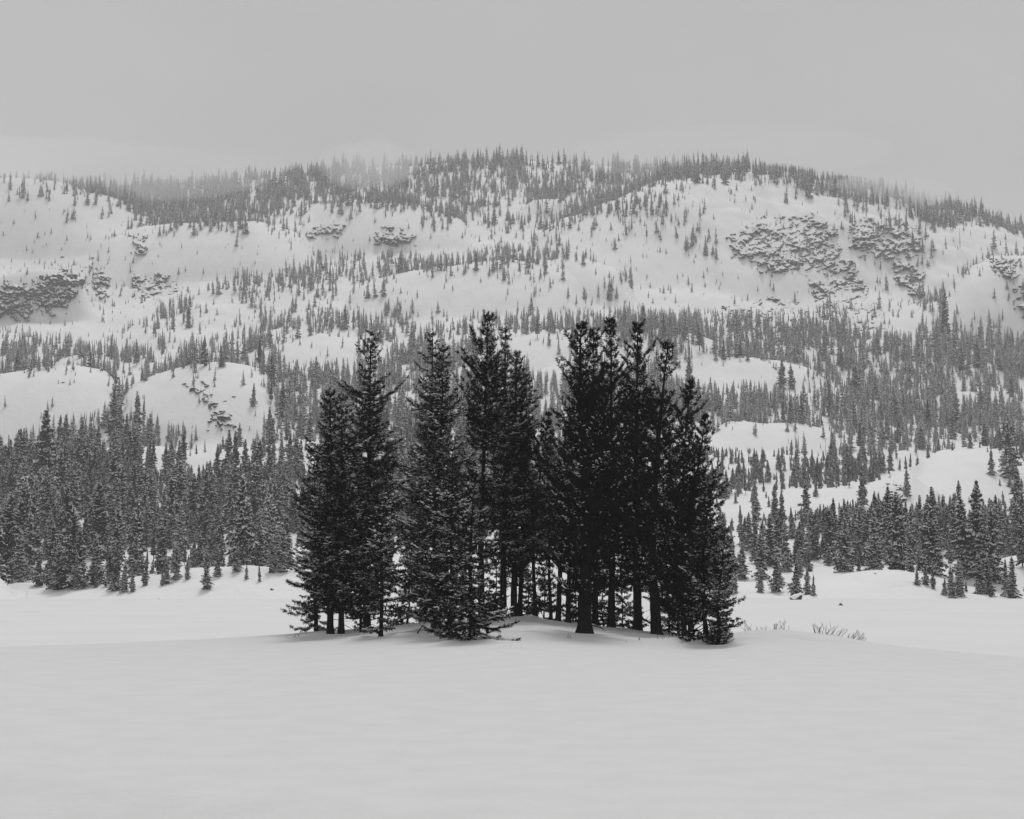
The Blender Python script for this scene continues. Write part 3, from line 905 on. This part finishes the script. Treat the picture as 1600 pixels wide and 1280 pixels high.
def where(u, v, y):
    if v > 880: side = 'at the foot of the slope'
    elif v > 800: side = 'low on the slope'
    elif v > 700: side = 'on the lower benches'
    elif v > 590: side = 'amid the middle domes'
    else: side = 'high on the mountainside'
    return side
KIND = ['tapered', 'full skirted', 'narrow', 'broad low skirted', 'bare stemmed', 'heavily snowed', 'thin columnar', 'dark']
ORD = ['first', 'second', 'third', 'fourth', 'fifth', 'sixth', 'seventh', 'eighth', 'ninth', 'tenth', 'eleventh', 'twelfth', 'thirteenth', 'fourteenth', 'fifteenth', 'sixteenth', 'seventeenth', 'eighteenth', 'nineteenth', 'twentieth']
def sector(u, v):
    if v > 900:
        names = [(250, 'on the shore by the western wood'), (480, 'on the far shore short of the grove'), (1130, 'on the far shore behind the grove'), (1300, 'by the snow capped boulder'), (1450, 'on the open shore beyond the boulder'), (1700, 'where the eastern wood meets the lake')]
    elif v > 790:
        names = [(130, 'in the outer western wood'), (300, 'mid western wood'), (480, 'in the western wood close to the grove'), (1130, 'in the wood behind the grove'), (1300, 'on the small benches beside the grove'), (1460, 'in the eastern wood below the smooth dome'), (1700, 'in the outer eastern wood')]
    elif v > 690:
        names = [(150, 'below the western snow dome'), (320, 'below the cracked snow dome'), (500, 'beneath the long western snow bench'), (1130, 'high behind the grove'), (1300, 'on the stepped eastern benches'), (1450, 'on the bench before the big smooth dome'), (1700, 'on the big smooth eastern dome')]
    elif v > 560:
        names = [(190, 'beside the western snow dome'), (430, 'around the cracked snow dome'), (1130, 'behind the tops of the grove'), (1380, 'in the dark belt above the narrow bench'), (1700, 'in the dark belt under the cliffs')]
    else:
        names = [(400, 'on the western heights'), (1130, 'on the middle heights'), (1700, 'below the rocky eastern shoulder')]
    for lim, n in names:
        if u < lim: return n
    return names[-1][1]
used_labels = {}
cand = sorted(ind, key=lambda k: us[k])
meta = {}
for k in cand:
    hp = vs[k] - vt[k]
    size = 'very tall' if hp > 125 else 'tall' if hp > 85 else 'middling' if hp > 55 else 'small' if hp > 30 else 'tiny'
    meta[k] = (size, KIND[kd[k] % 8], sector(us[k], vs[k]))
groups = {}
for k in cand: groups.setdefault(meta[k], []).append(k)
for key, ks in groups.items():
    for n, k in enumerate(ks):
        size, kn, secn = key
        base = '%s %s conifer %s' % (size, kn, secn)
        if len(ks) > 1:
            base = '%s, %s eastward' % (base, ORD[min(n, 19)])
        meta[k] = base
for k in cand:
    e = empty('snowy_conifer', (xs[k], ys[k], zs[k] - .15))
    s = hs[k] / 10.0
    rr = rg.uniform(.85, 1.2)
    e.scale = (s * rr, s * rr, s)
    e.rotation_euler = (rg.normal(0, .02), rg.normal(0, .02), rg.uniform(0, 6.28))
    tag(e, meta[k], 'tree', 'snow dusted conifers of the far shore and slope')
    t_, c_, s_ = NEAR[kd[k] % 8]
    ob('trunk', t_, e); c = ob('crown', c_, e); ob('snow_clumps', s_, c)

# the rest of the wood: one mass, instanced on points
rest = np.array([k for k in range(len(xs)) if k not in ind])
tcol = bpy.data.collections.new('forest_tree_kinds')
kinds = []
for i in range(16):
    o = bpy.data.objects.new('forest_kind_%d' % i, (FAR + NC_)[i]); tcol.objects.link(o); kinds.append(o)
me = bpy.data.meshes.new('forest')
me.vertices.add(len(rest))
me.vertices.foreach_set('co', np.stack([xs[rest], ys[rest], zs[rest] - .3], -1).astype(np.float32).ravel())
at = me.attributes.new('size', 'FLOAT_VECTOR', 'POINT')
ws = rg.uniform(.8, 1.3, len(rest)) * hs[rest] / 10
at.data.foreach_set('vector', np.stack([ws, ws, hs[rest] / 10], -1).astype(np.float32).ravel())
at = me.attributes.new('turn', 'FLOAT_VECTOR', 'POINT')
at.data.foreach_set('vector', np.stack([rg.normal(0, .045, len(rest)), rg.normal(0, .045, len(rest)), rg.uniform(0, 6.28, len(rest))], -1).astype(np.float32).ravel())
at = me.attributes.new('kind_index', 'INT', 'POINT')
at.data.foreach_set('value', (kd[rest] % 8 + np.where(ys[rest] < 560, 8, 0)).astype(np.int32))
fo = ob('forest', me)
tag(fo, 'snow dusted conifer forest covering the far hillside in clumps', 'forest', kind='stuff')
ng = bpy.data.node_groups.new('forest_scatter', 'GeometryNodeTree')
ng.interface.new_socket('Geometry', in_out='INPUT', socket_type='NodeSocketGeometry')
ng.interface.new_socket('Geometry', in_out='OUTPUT', socket_type='NodeSocketGeometry')
gi = ng.nodes.new('NodeGroupInput'); go = ng.nodes.new('NodeGroupOutput')
join = ng.nodes.new('GeometryNodeJoinGeometry')
def named(nm, ty):
    n = ng.nodes.new('GeometryNodeInputNamedAttribute'); n.data_type = ty; n.inputs['Name'].default_value = nm; return n
na = named('size', 'FLOAT_VECTOR'); nb_ = named('turn', 'FLOAT_VECTOR'); nk = named('kind_index', 'INT')
for i in range(16):
    ip = ng.nodes.new('GeometryNodeInstanceOnPoints')
    oi = ng.nodes.new('GeometryNodeObjectInfo'); oi.inputs['Object'].default_value = kinds[i]
    cmp_ = ng.nodes.new('FunctionNodeCompare'); cmp_.data_type = 'INT'; cmp_.operation = 'EQUAL'
    ng.links.new(nk.outputs['Attribute'], cmp_.inputs[2]); cmp_.inputs[3].default_value = i
    ng.links.new(gi.outputs[0], ip.inputs['Points'])
    ng.links.new(cmp_.outputs[0], ip.inputs['Selection'])
    ng.links.new(oi.outputs['Geometry'], ip.inputs['Instance'])
    ng.links.new(na.outputs['Attribute'], ip.inputs['Scale'])
    e2r = ng.nodes.new('FunctionNodeEulerToRotation')
    ng.links.new(nb_.outputs['Attribute'], e2r.inputs[0])
    ng.links.new(e2r.outputs[0], ip.inputs['Rotation'])
    ng.links.new(ip.outputs[0], join.inputs[0])
ng.links.new(join.outputs[0], go.inputs[0])
md = fo.modifiers.new('scatter', 'NODES'); md.node_group = ng

# ------------------------------------------------------------------ snags (dead bare trees)
def snag(H, seed):
    rg = np.random.RandomState(seed); T = Soup(); B = Soup()
    z = np.linspace(-.4, H, 7)
    tube(T, np.stack([.06 * np.sin(z), .05 * np.cos(z * .8), z], -1), np.linspace(.022, .006, 7) * H * .6, 6)
    for i in range(34):
        zz = H * rg.uniform(.22, .97); L = H * .10 * (1.15 - zz / H) * rg.uniform(.5, 1.4)
        ph = rg.uniform(0, 6.28); s = np.linspace(0, 1, 3)[:, None]
        tube(B, np.array([0, 0, zz]) + s * L * np.array([math.cos(ph), math.sin(ph), rg.uniform(-.3, .35)]), np.linspace(.0035, .0015, 3) * H, 3)
    return T.get(), B.get()
SN = [(1243,700,38,'thin dead snag rising from the stepped bench east of the grove'),
      (1290,712,26,'short dead snag with stubby twigs on the stepped bench'),
      (1375,840,72,'pale dead snag standing tall within the eastern wood'),
      (1271,838,40,'bare pole of a dead tree beside the small bench'),
      (1463,870,60,'thin dead pole in the eastern wood below the dome'),
      (1500,388,34,'dead snag on the upper eastern shoulder'),
      (1580,436,34,'bare dead trunk next to the small eastern cliff')]
for i, (u, v, hp, lb) in enumerate(SN):
    x, y, z = hill_at(u, v); H = hp * y / F
    e = empty('dead_tree', (x, y, z)); tag(e, lb, 'dead tree', 'dead snags on the slope')
    (tV, tF), (bV, bF) = snag(H, 900 + i)
    ob('trunk', mesh_np('trunk', tV, tF, M_bark2), e); ob('branches', mesh_np('branches', bV, bF, M_bark2), e)

# ------------------------------------------------------------------ rocks
def rock_mesh(seed, sx=1.0, sy=1.0, sz=1.0, cuts=9):
    """angular granite block: rounded lump cut by random planes, ragged edge"""
    import bmesh
    rg = np.random.RandomState(seed)
    bm = bmesh.new(); bmesh.ops.create_icosphere(bm, subdivisions=2, radius=1.0)
    V = np.array([v.co[:] for v in bm.verts]); Fc = np.array([[v.index for v in f.verts] for f in bm.faces]); bm.free()
    for _ in range(cuts):
        n = rg.normal(size=3); n[2] *= .7; n /= np.linalg.norm(n); d = rg.uniform(.25, .75)
        k = V @ n; V = np.where((k > d)[:, None], V - (k - d)[:, None] * n, V)
    V += rg.normal(0, .055, V.shape)
    V *= [sx, sy, sz]
    return mesh_np('rock_block', V, Fc, M_rock)
ROCKS = [rock_mesh(40 + i, rx_, .7, rz_) for i, (rx_, rz_) in enumerate([(1.2, .6), (.8, .9), (1.5, .45), (.9, 1.1), (.6, 1.2), (1.3, .5), (.7, 1.3), (1.6, .5), (1, .8), (.8, 1)])]
def inside(poly, u, v):
    c = False; n = len(poly); j = n - 1
    for i in range(n):
        if (poly[i][1] > v) != (poly[j][1] > v) and u < (poly[j][0] - poly[i][0]) * (v - poly[i][1]) / (poly[j][1] - poly[i][1]) + poly[i][0]: c = not c
        j = i
    return c
CLIFFS = [
 ([(-10,455),(35,452),(50,440),(70,432),(95,424),(120,426),(125,445),(105,470),(88,482),(55,475),(45,492),(0,496),(-10,496)], 170, (6, 15), 0, 'broken dark granite cliff on the western snow slope'),
 ([(137,418),(150,418),(166,434),(170,460),(160,458),(140,430)], 12, (4, 8), 0, 'scattered dark ledges beyond the western cliff'),
 ([(212,430),(235,432),(270,438),(272,455),(245,460),(222,460)], 34, (4, 9), 0, 'low rocky step above the clump of firs, western heights'),
 ([(206,368),(224,374),(226,392),(216,392)], 9, (4, 9), 0, 'single dark crag above the western heights'),
 ([(1140,372),(1190,340),(1260,335),(1300,350),(1310,400),(1290,425),(1240,420),(1200,425),(1150,395)], 150, (4, 10), 1, 'rough rock face strewn with snow, eastern shoulder'),
 ([(1330,345),(1400,345),(1450,365),(1440,390),(1400,400),(1350,400),(1330,380)], 110, (4, 11), 1, 'dark rock face high on the eastern shoulder'),
 ([(1130,480),(1200,470),(1260,480),(1260,500),(1220,525),(1150,520)], 105, (4, 10), 1, 'dark cliff band above the middle forest'),
 ([(1270,445),(1330,430),(1380,480),(1380,510),(1330,530),(1280,500)], 100, (4, 9), 1, 'sloping ribs of rock below the eastern face'),
 ([(1400,400),(1440,420),(1440,470),(1400,440)], 16, (3, 7), 1, 'loose rocks on the open gully'),
 ([(1545,405),(1590,405),(1590,425),(1565,430)], 26, (4, 10), 0, 'small dark cliff near the eastern edge'),
 ([(1580,448),(1610,440),(1610,480),(1590,470)], 14, (4, 10), 0, 'dark crag at the picture edge under the shoulder'),
 ([(480,360),(535,357),(535,367),(480,368)], 16, (4, 8), 0, 'thin rock ledge among western snow swells'),
 ([(583,362),(612,360),(645,368),(640,380),(590,375)], 26, (4, 9), 0, 'dark ledge beneath the tall firs, middle heights'),
 ([(1255,360),(1262,352),(1340,420),(1345,450),(1300,425)], 60, (3, 8), 1, 'diagonal rib of broken rock on the eastern shoulder'),
]
CLIFFS += [([(288,601),(305,603),(322,606),(324,624),(336,634),(330,638),(318,626),(314,613),(296,612)], 3, (3, 5), 0, 'jagged crack high on the face of the cracked dome'),
           ([(328,648),(345,650),(358,652),(362,664),(346,667),(334,658)], 3, (3, 5), 0, 'dark undercut ledge low on the face of the cracked dome'),
           ([(1385,764),(1400,758),(1412,778),(1400,786)], 2, (3, 5), 0, 'dark cleft under the western lip of the big smooth dome'),
           ([(612,614),(660,612),(672,632),(650,645),(618,636)], 3, (3, 6), 0, 'dark rock brow glimpsed between the western spires')]
def cliff_patch(par, P, o0, seed, amp):
    """connected stepped rock face standing out of the slope inside outline P"""
    u0, v0 = P.min(0) - 6; u1, v1 = P.max(0) + 6
    nu = max(3, int((u1 - u0) / 8) + 2); nv = max(3, int((v1 - v0) / 5) + 2)
    cu = np.linspace(u0, u1, nu); cv = np.linspace(v0, v1, nv)
    Yc = np.array([[hill_at(a_, b_)[1] for a_ in cu] for b_ in cv])
    fu = np.arange(u0, u1, 1.15); fv = np.arange(v0, v1, 1.0)
    iu = np.clip((fu - u0) / (u1 - u0) * (nu - 1), 0, nu - 1.001); iv = np.clip((fv - v0) / (v1 - v0) * (nv - 1), 0, nv - 1.001)
    a0 = iu.astype(int); b0 = iv.astype(int); fa = iu - a0; fb = iv - b0
    Yf = (Yc[b0][:, a0] * (1 - fb)[:, None] * (1 - fa) + Yc[b0 + 1][:, a0] * fb[:, None] * (1 - fa) + Yc[b0][:, a0 + 1] * (1 - fb)[:, None] * fa + Yc[b0 + 1][:, a0 + 1] * fb[:, None] * fa)
    UU, VV = np.meshgrid(fu, fv)
    # distance inside the outline in pixels
    dist = np.full(UU.shape, 1e9); ins = np.zeros(UU.shape, bool); m_ = len(P)
    for i_ in range(m_):
        p, q = P[i_], P[(i_ + 1) % m_]
        d_ = q - p; t_ = np.clip(((UU - p[0]) * d_[0] + (VV - p[1]) * d_[1]) / (d_ @ d_), 0, 1)
        dist = np.minimum(dist, np.hypot(UU - p[0] - t_ * d_[0], VV - p[1] - t_ * d_[1]))
        cr = ((p[1] > VV) != (q[1] > VV)) & (UU < (q[0] - p[0]) * (VV - p[1]) / (q[1] - p[1] + 1e-9) + p[0]); ins ^= cr
    sd_ = np.where(ins, dist, -dist)
    A_, E_ = px2ae(UU, VV)
    mpx = Yf.mean() / F                       # metres per pixel
    xn = UU / 1.0; yn = VV / 1.0
    q1 = fbm((xn + yn * .7) / 19, (yn - xn * .6) / 14, seed, 5, .66)
    q2 = fbm((xn - yn * .3) / 5, (yn + xn * .5) / 4.2, seed + 9, 3, .6)
    s_ = q1 * 3.6 + q2 * .35
    fl = np.floor(s_); fr_ = s_ - fl; st = (fl + np.clip((fr_ - .35) / .65, 0, 1)) * 1.25
    q3 = fbm((xn + yn) / 13, (yn - xn * .2) / 9, seed + 30, 3, .6)
    edge = np.minimum(sd_ * .7, 4) + q1 * 5 + q3 * 10 + q2 * 3 + (1.5 if amp > .9 else -.6)
    push = (st * 2.6 + q2 * 2.2) * amp + np.clip(edge, -8, 4) * 1.25      # in pixels
    Yd = Yf - push * mpx * 1.7
    Xd = A_ * Yd; Zd = HC + E_ * Yd
    g_, _ = hill_z(A_, Yd)
    h_, w_ = UU.shape
    idx = np.arange(h_ * w_).reshape(h_, w_)
    ok = (push > -6.5)
    ok = ok[:-1, :-1] & ok[1:, 1:] & ok[1:, :-1] & ok[:-1, 1:]
    q_ = np.stack([idx[:-1, :-1], idx[1:, :-1], idx[1:, 1:], idx[:-1, 1:]], -1)[ok]
    if len(q_) == 0: return
    Vt = np.stack([Xd - o0[0], Yd - o0[1], Zd - o0[2]], -1).reshape(-1, 3)
    used = np.unique(q_); rm = np.zeros(len(Vt), int); rm[used] = np.arange(len(used))
    ob('cliff_face', mesh_np('cliff_face', Vt[used], rm[q_], M_rock), par)
for ci_, (poly, n, (s0, s1), up, lb) in enumerate(CLIFFS):
    rgc = np.random.RandomState(300 + ci_)
    P = np.array(poly, float)
    cu, cv = P.mean(0)
    x0, y0, z0 = hill_at(cu, cv)
    e = empty('rock_outcrop', (x0, y0, z0)); tag(e, lb, 'rock outcrop', 'granite outcrops on the mountainside')
    k = 0; tries = 0; n = int(n * (.35 if n > 20 else .6))
    cliff_patch(e, P, (x0, y0, z0), 40 + ci_, 1.0 if not up else .8)
    while k < n and tries < n * 20:
        tries += 1
        u = rgc.uniform(P[:, 0].min(), P[:, 0].max()); v = rgc.uniform(P[:, 1].min(), P[:, 1].max())
        if not inside(poly, u, v): continue
        x, y, z = hill_at(u, v)
        sp_ = (s0 + (s1 - s0) * rgc.rand() ** 2) * y / F * 0.72
        r = bpy.data.objects.new('rock', ROCKS[rgc.randint(10)])
        COL.objects.link(r); r.parent = e
        r.location = (x - x0, y - y0 + sp_ * .1, z - z0 + sp_ * .12)
        r.scale = (sp_ * rgc.uniform(.8, 1.5), sp_, sp_ * rgc.uniform(.6, 1.1))
        r.rotation_euler = (rgc.uniform(-.5, .3), rgc.uniform(-.9, .9) + (.35 if up else 0), rgc.choice([0, math.pi]) + rgc.uniform(-.7, .7))
        k += 1

def lone(name, u, v, w, sz, lb, cat, seed, grp=None, y_=None):
    x, y, z = hill_at(u, v) if y_ is None else (float(px2ae(u, v)[0]) * y_, y_, LAKE)
    s = w * y / F / 2
    o = ob(name, rock_mesh(seed, 1, .8, sz, 8), loc=(x, y, z + s * sz * .15)); o.scale = (s, s, s)
    o.rotation_euler = (0, 0, seed * 1.7)
    tag(o, lb, cat, grp); return o
for i, (u, v, w, sz, lb) in enumerate([
  (1246,937,31,.66,'dark boulder with a snow cap on the shore below two firs'),
  (1313,948,13,.6,'small dark rock alone on the lake edge'),
  (345,657,22,.7,'dark rock undercut at the lower face of the cracked dome'),
  (366,668,10,.8,'pointed rock at the foot of the cracked dome'),
  (262,684,8,.9,'dark rock half hid by firs below the cracked dome'),
  (307,610,24,.35,'long overhanging ledge high on the cracked dome'),
  (322,620,9,1.3,'upright dark crack block in the cracked dome'),
  (334,633,16,.5,'slanting ledge halfway down the cracked dome'),
  (364,620,11,.3,'thin ledge near the shoulder of the cracked dome'),
  (352,627,10,.3,'small ledge beneath the shoulder of the cracked dome'),
  (205,652,7,1.0,'little rock at the edge of the cracked dome'),
  (98,598,10,.5,'little rock on the crown of the western dome'),
  (424,922,9,.7,'tilted rock low on the shore short of the grove'),
  (248,936,5,.5,'tiny rock at the lake edge under the western wood'),
  (638,628,26,.5,'dark overhang seen between two spires of the grove'),
  (1020,536,12,.35,'dark ledge on the snow hump behind the pine tops'),
  (1252,790,18,.4,'rounded rock at the snow bench above the small trees'),
  (1395,772,12,1.0,'dark fissure rock under the lip of the big smooth dome'),
  (1223,915,10,.9,'dark rock against the trees near the boulder'),
  (1285,683,14,.3,'low flat rock on the bench under the dark belt'),
  (1492,772,8,.5,'rock speck at the base of the smooth dome'),
  (1367,897,6,.6,'rock speck on top of the shore bank'),
  (146,404,12,.35,'flat ledge above the western cliff'),
  (98,402,9,.3,'small flat ledge up left of the western cliff')]):
    lone('boulder', u, v, w, sz, lb.replace('up left of', 'above and short of'), 'boulder', 60 + i, 'rocks showing through the snow')

# ------------------------------------------------------------------ leafless shrubs poking from the drift, fallen limbs
def shrub(S, n, h, spread, rg, leanx=0.0):
    for i in range(n):
        x0 = rg.uniform(-spread, spread); ph = rg.uniform(0, 6.28); L = h * rg.uniform(.5, 1.1)
        dx = rg.uniform(-.45, .45) + leanx; dy = rg.uniform(-.3, .3)
        s = np.linspace(0, 1, 6)
        P = np.stack([x0 + dx * L * s + .12 * L * np.sin(s * 3 + ph), rg.uniform(-.2, .2) + dy * L * s, -.1 + L * s * (1 - .15 * s)], -1)
        tube(S, P, np.linspace(.011, .004, 6), 4)
        for j in range(rg.randint(2, 5)):
            k = rg.randint(1, 5); q = P[k]; l2 = L * rg.uniform(.2, .45)
            s2 = np.linspace(0, 1, 4)
            d = np.array([dx + rg.uniform(-.7, .7), rg.uniform(-.5, .5), 1.0]); d /= np.linalg.norm(d)
            tube(S, q + s2[:, None] * l2 * d, np.linspace(.006, .003, 4), 3)
SH = [(1170,984,6,.62,.15,-.4,'bent bare twigs poking up just past the last tree'),(1190,983,6,.35,.35,.3,'low tangled bare twigs behind the drift lip'),
      (1212,983,7,.60,.12,0,'tight upright tuft of bare twigs behind the drift lip'),(1228,984,4,.60,.15,.1,'curved sparse twigs, last of the drift lip row'),
      (1276,986,8,.62,.22,0,'bushy bare shrub with forked twigs on the drift edge'),(1292,989,7,.66,.18,.35,'shrub of slanting bare twigs second along the drift edge'),
      (1306,992,6,.66,.15,.5,'shrub leaning over beside the slanting twigs'),(1326,996,8,.48,.2,.35,'small dense shrub further down the drift edge'),
      (1340,1000,9,.42,.28,.6,'last spreading shrub low on the drift edge'),
      (455,996,6,.20,.3,0,'faint grassy twigs at the grove edge in the snow'),(470,994,5,.22,.2,0,'few faint twigs next to the outlying fir'),
      (889,997,4,.28,.12,0,'tiny twigs in the shade before the thickest trunk'),(999,1000,3,.28,.06,0,'little dark twig tuft in front of the straight trunk'),(975,1003,3,.14,.06,.2,'short twig speck in snow before the trunks'),
      (1036,998,7,.30,.3,0,'pale dry stalks at the foot of the leaning pine')]
for i, (u, v, n, h, spd, lx, lb) in enumerate(SH):
    rgs = np.random.RandomState(800 + i)
    x, y, z = fore_at(u, v, 40, 84)
    S = Soup(); shrub(S, n, h, spd, rgs, lx); V, Fc = S.get()
    o = ob('bare_shrub', mesh_np('bare_shrub', V, Fc, M_twig), loc=(x, y, z))
    tag(o, lb, 'shrub', 'leafless shrubs poking out of the snow')
for i, (u0, v0, u1, v1, r, lb) in enumerate([
  (990,984,1012,968,.04,'fallen dead limb propped against the straight thick trunk'),(1004,966,1030,986,.05,'dead limb lying between the two thick trunks'),
  (925,978,946,986,.03,'short broken limb on snow right behind the thickest trunk'),(652,990,668,970,.03,'dead limb slanting up from the drift beside the snowy fir'),
  (838,938,850,968,.03,'thin dead pole leaning in the bright gap')]):
    x, y, z = fore_at(u0, max(v0, v1), 50, 84)
    dx = (u1 - u0) * y / F; dz = (v0 - v1) * y / F
    S = Soup(); s = np.linspace(0, 1, 6)[:, None]
    zb = 0 if v0 > v1 else -dz
    P = np.array([0, 0, zb]) + s * np.array([dx, .3, dz]) + np.sin(s * 3) * np.array([0, 0, .06])
    tube(S, P, np.linspace(r, r * .4, 6), 5)
    for j in range(4):
        q = P[1 + j]; s3 = np.linspace(0, 1, 3)[:, None]
        tube(S, q + s3 * np.array([.15 * (-1) ** j, .1, .22]), np.linspace(r * .4, r * .15, 3), 3)
    V, Fc = S.get()
    tag(ob('fallen_limb', mesh_np('fallen_limb', V, Fc, M_bark), loc=(x, y, z)), lb, 'dead limb', 'dead limbs at the foot of the grove')

print('TRIS', sum(len(o.data.loops) // 3 if o.data.name.startswith(('r','c','t','s')) else len(o.data.polygons) for o in bpy.data.objects if o.type == 'MESH'), 'hero', sum(len(m.polygons) for m in bpy.data.meshes if m.name.split('.')[0] in ('crown', 'trunk', 'snow_clumps')))
# ------------------------------------------------------------------ air: haze and the cloud that brushes the ridge
def volume_mat(name, dens_, col=(.97, .97, .97, 1)):
    m = bpy.data.materials.new(name); m.use_nodes = True; nt = m.node_tree; nt.nodes.clear()
    o = nt.nodes.new('ShaderNodeOutputMaterial'); v = nt.nodes.new('ShaderNodeVolumePrincipled')
    v.inputs['Color'].default_value = col; v.inputs['Density'].default_value = dens_; v.inputs['Anisotropy'].default_value = 0.0
    nt.links.new(v.outputs[0], o.inputs['Volume']); return m
def box(name, x0, x1, y0, y1, z0, z1, m):
    V = [(x, y, z) for z in (z0, z1) for y in (y0, y1) for x in (x0, x1)]
    Fq = [(0, 2, 3, 1), (4, 5, 7, 6), (0, 1, 5, 4), (2, 6, 7, 3), (0, 4, 6, 2), (1, 3, 7, 5)]
    return ob(name, mesh_np(name, V, Fq, m))
ztop = float(max((zs + hs).max(), Z.max())) + 3
hz = box('haze', -2600, 2600, -700, 2700, LAKE - 1.2, ztop, volume_mat('haze_air', HAZE))
tag(hz, kind='stuff')
CLOUDS = [((-60, 268), 1390, (290, 90, 30), .006, 'low cloud hiding the western end of the ridge'),
          ((575, 258), 1400, (46, 40, 20), .012, 'small wisp of cloud crossing the wooded ridge'),
          ((1370, 306), 1290, (62, 34, 13), .022, 'wisp of cloud in front of the eastern shoulder'),
          ((1130, 238), 1400, (150, 80, 14), .0055, 'thin cloud over the ridge treetops')]
for i, ((u, v), y, (rx, ry, rz), dn, lb) in enumerate(CLOUDS):
    a, e_ = px2ae(u, v)
    import bmesh
    bm = bmesh.new(); bmesh.ops.create_icosphere(bm, subdivisions=5, radius=1.0)
    V = np.array([q.co[:] for q in bm.verts]); Fc = np.array([[q.index for q in f.verts] for f in bm.faces]); bm.free()
    nn = fbm(V[:, 0] * 2.2 + i * 9 + V[:, 1], V[:, 2] * 2.2 + V[:, 1] * 1.3, 50 + i, 4)
    V = V * (1 + .28 * nn)[:, None] * [rx, ry, rz]
    o = ob('low_cloud', mesh_np('low_cloud', V, Fc, volume_mat('cloud_mist', dn, (.98, .98, .98, 1)), smooth=True), loc=(a * y, y, HC + e_ * y))
    tag(o, lb, 'cloud', kind='stuff')
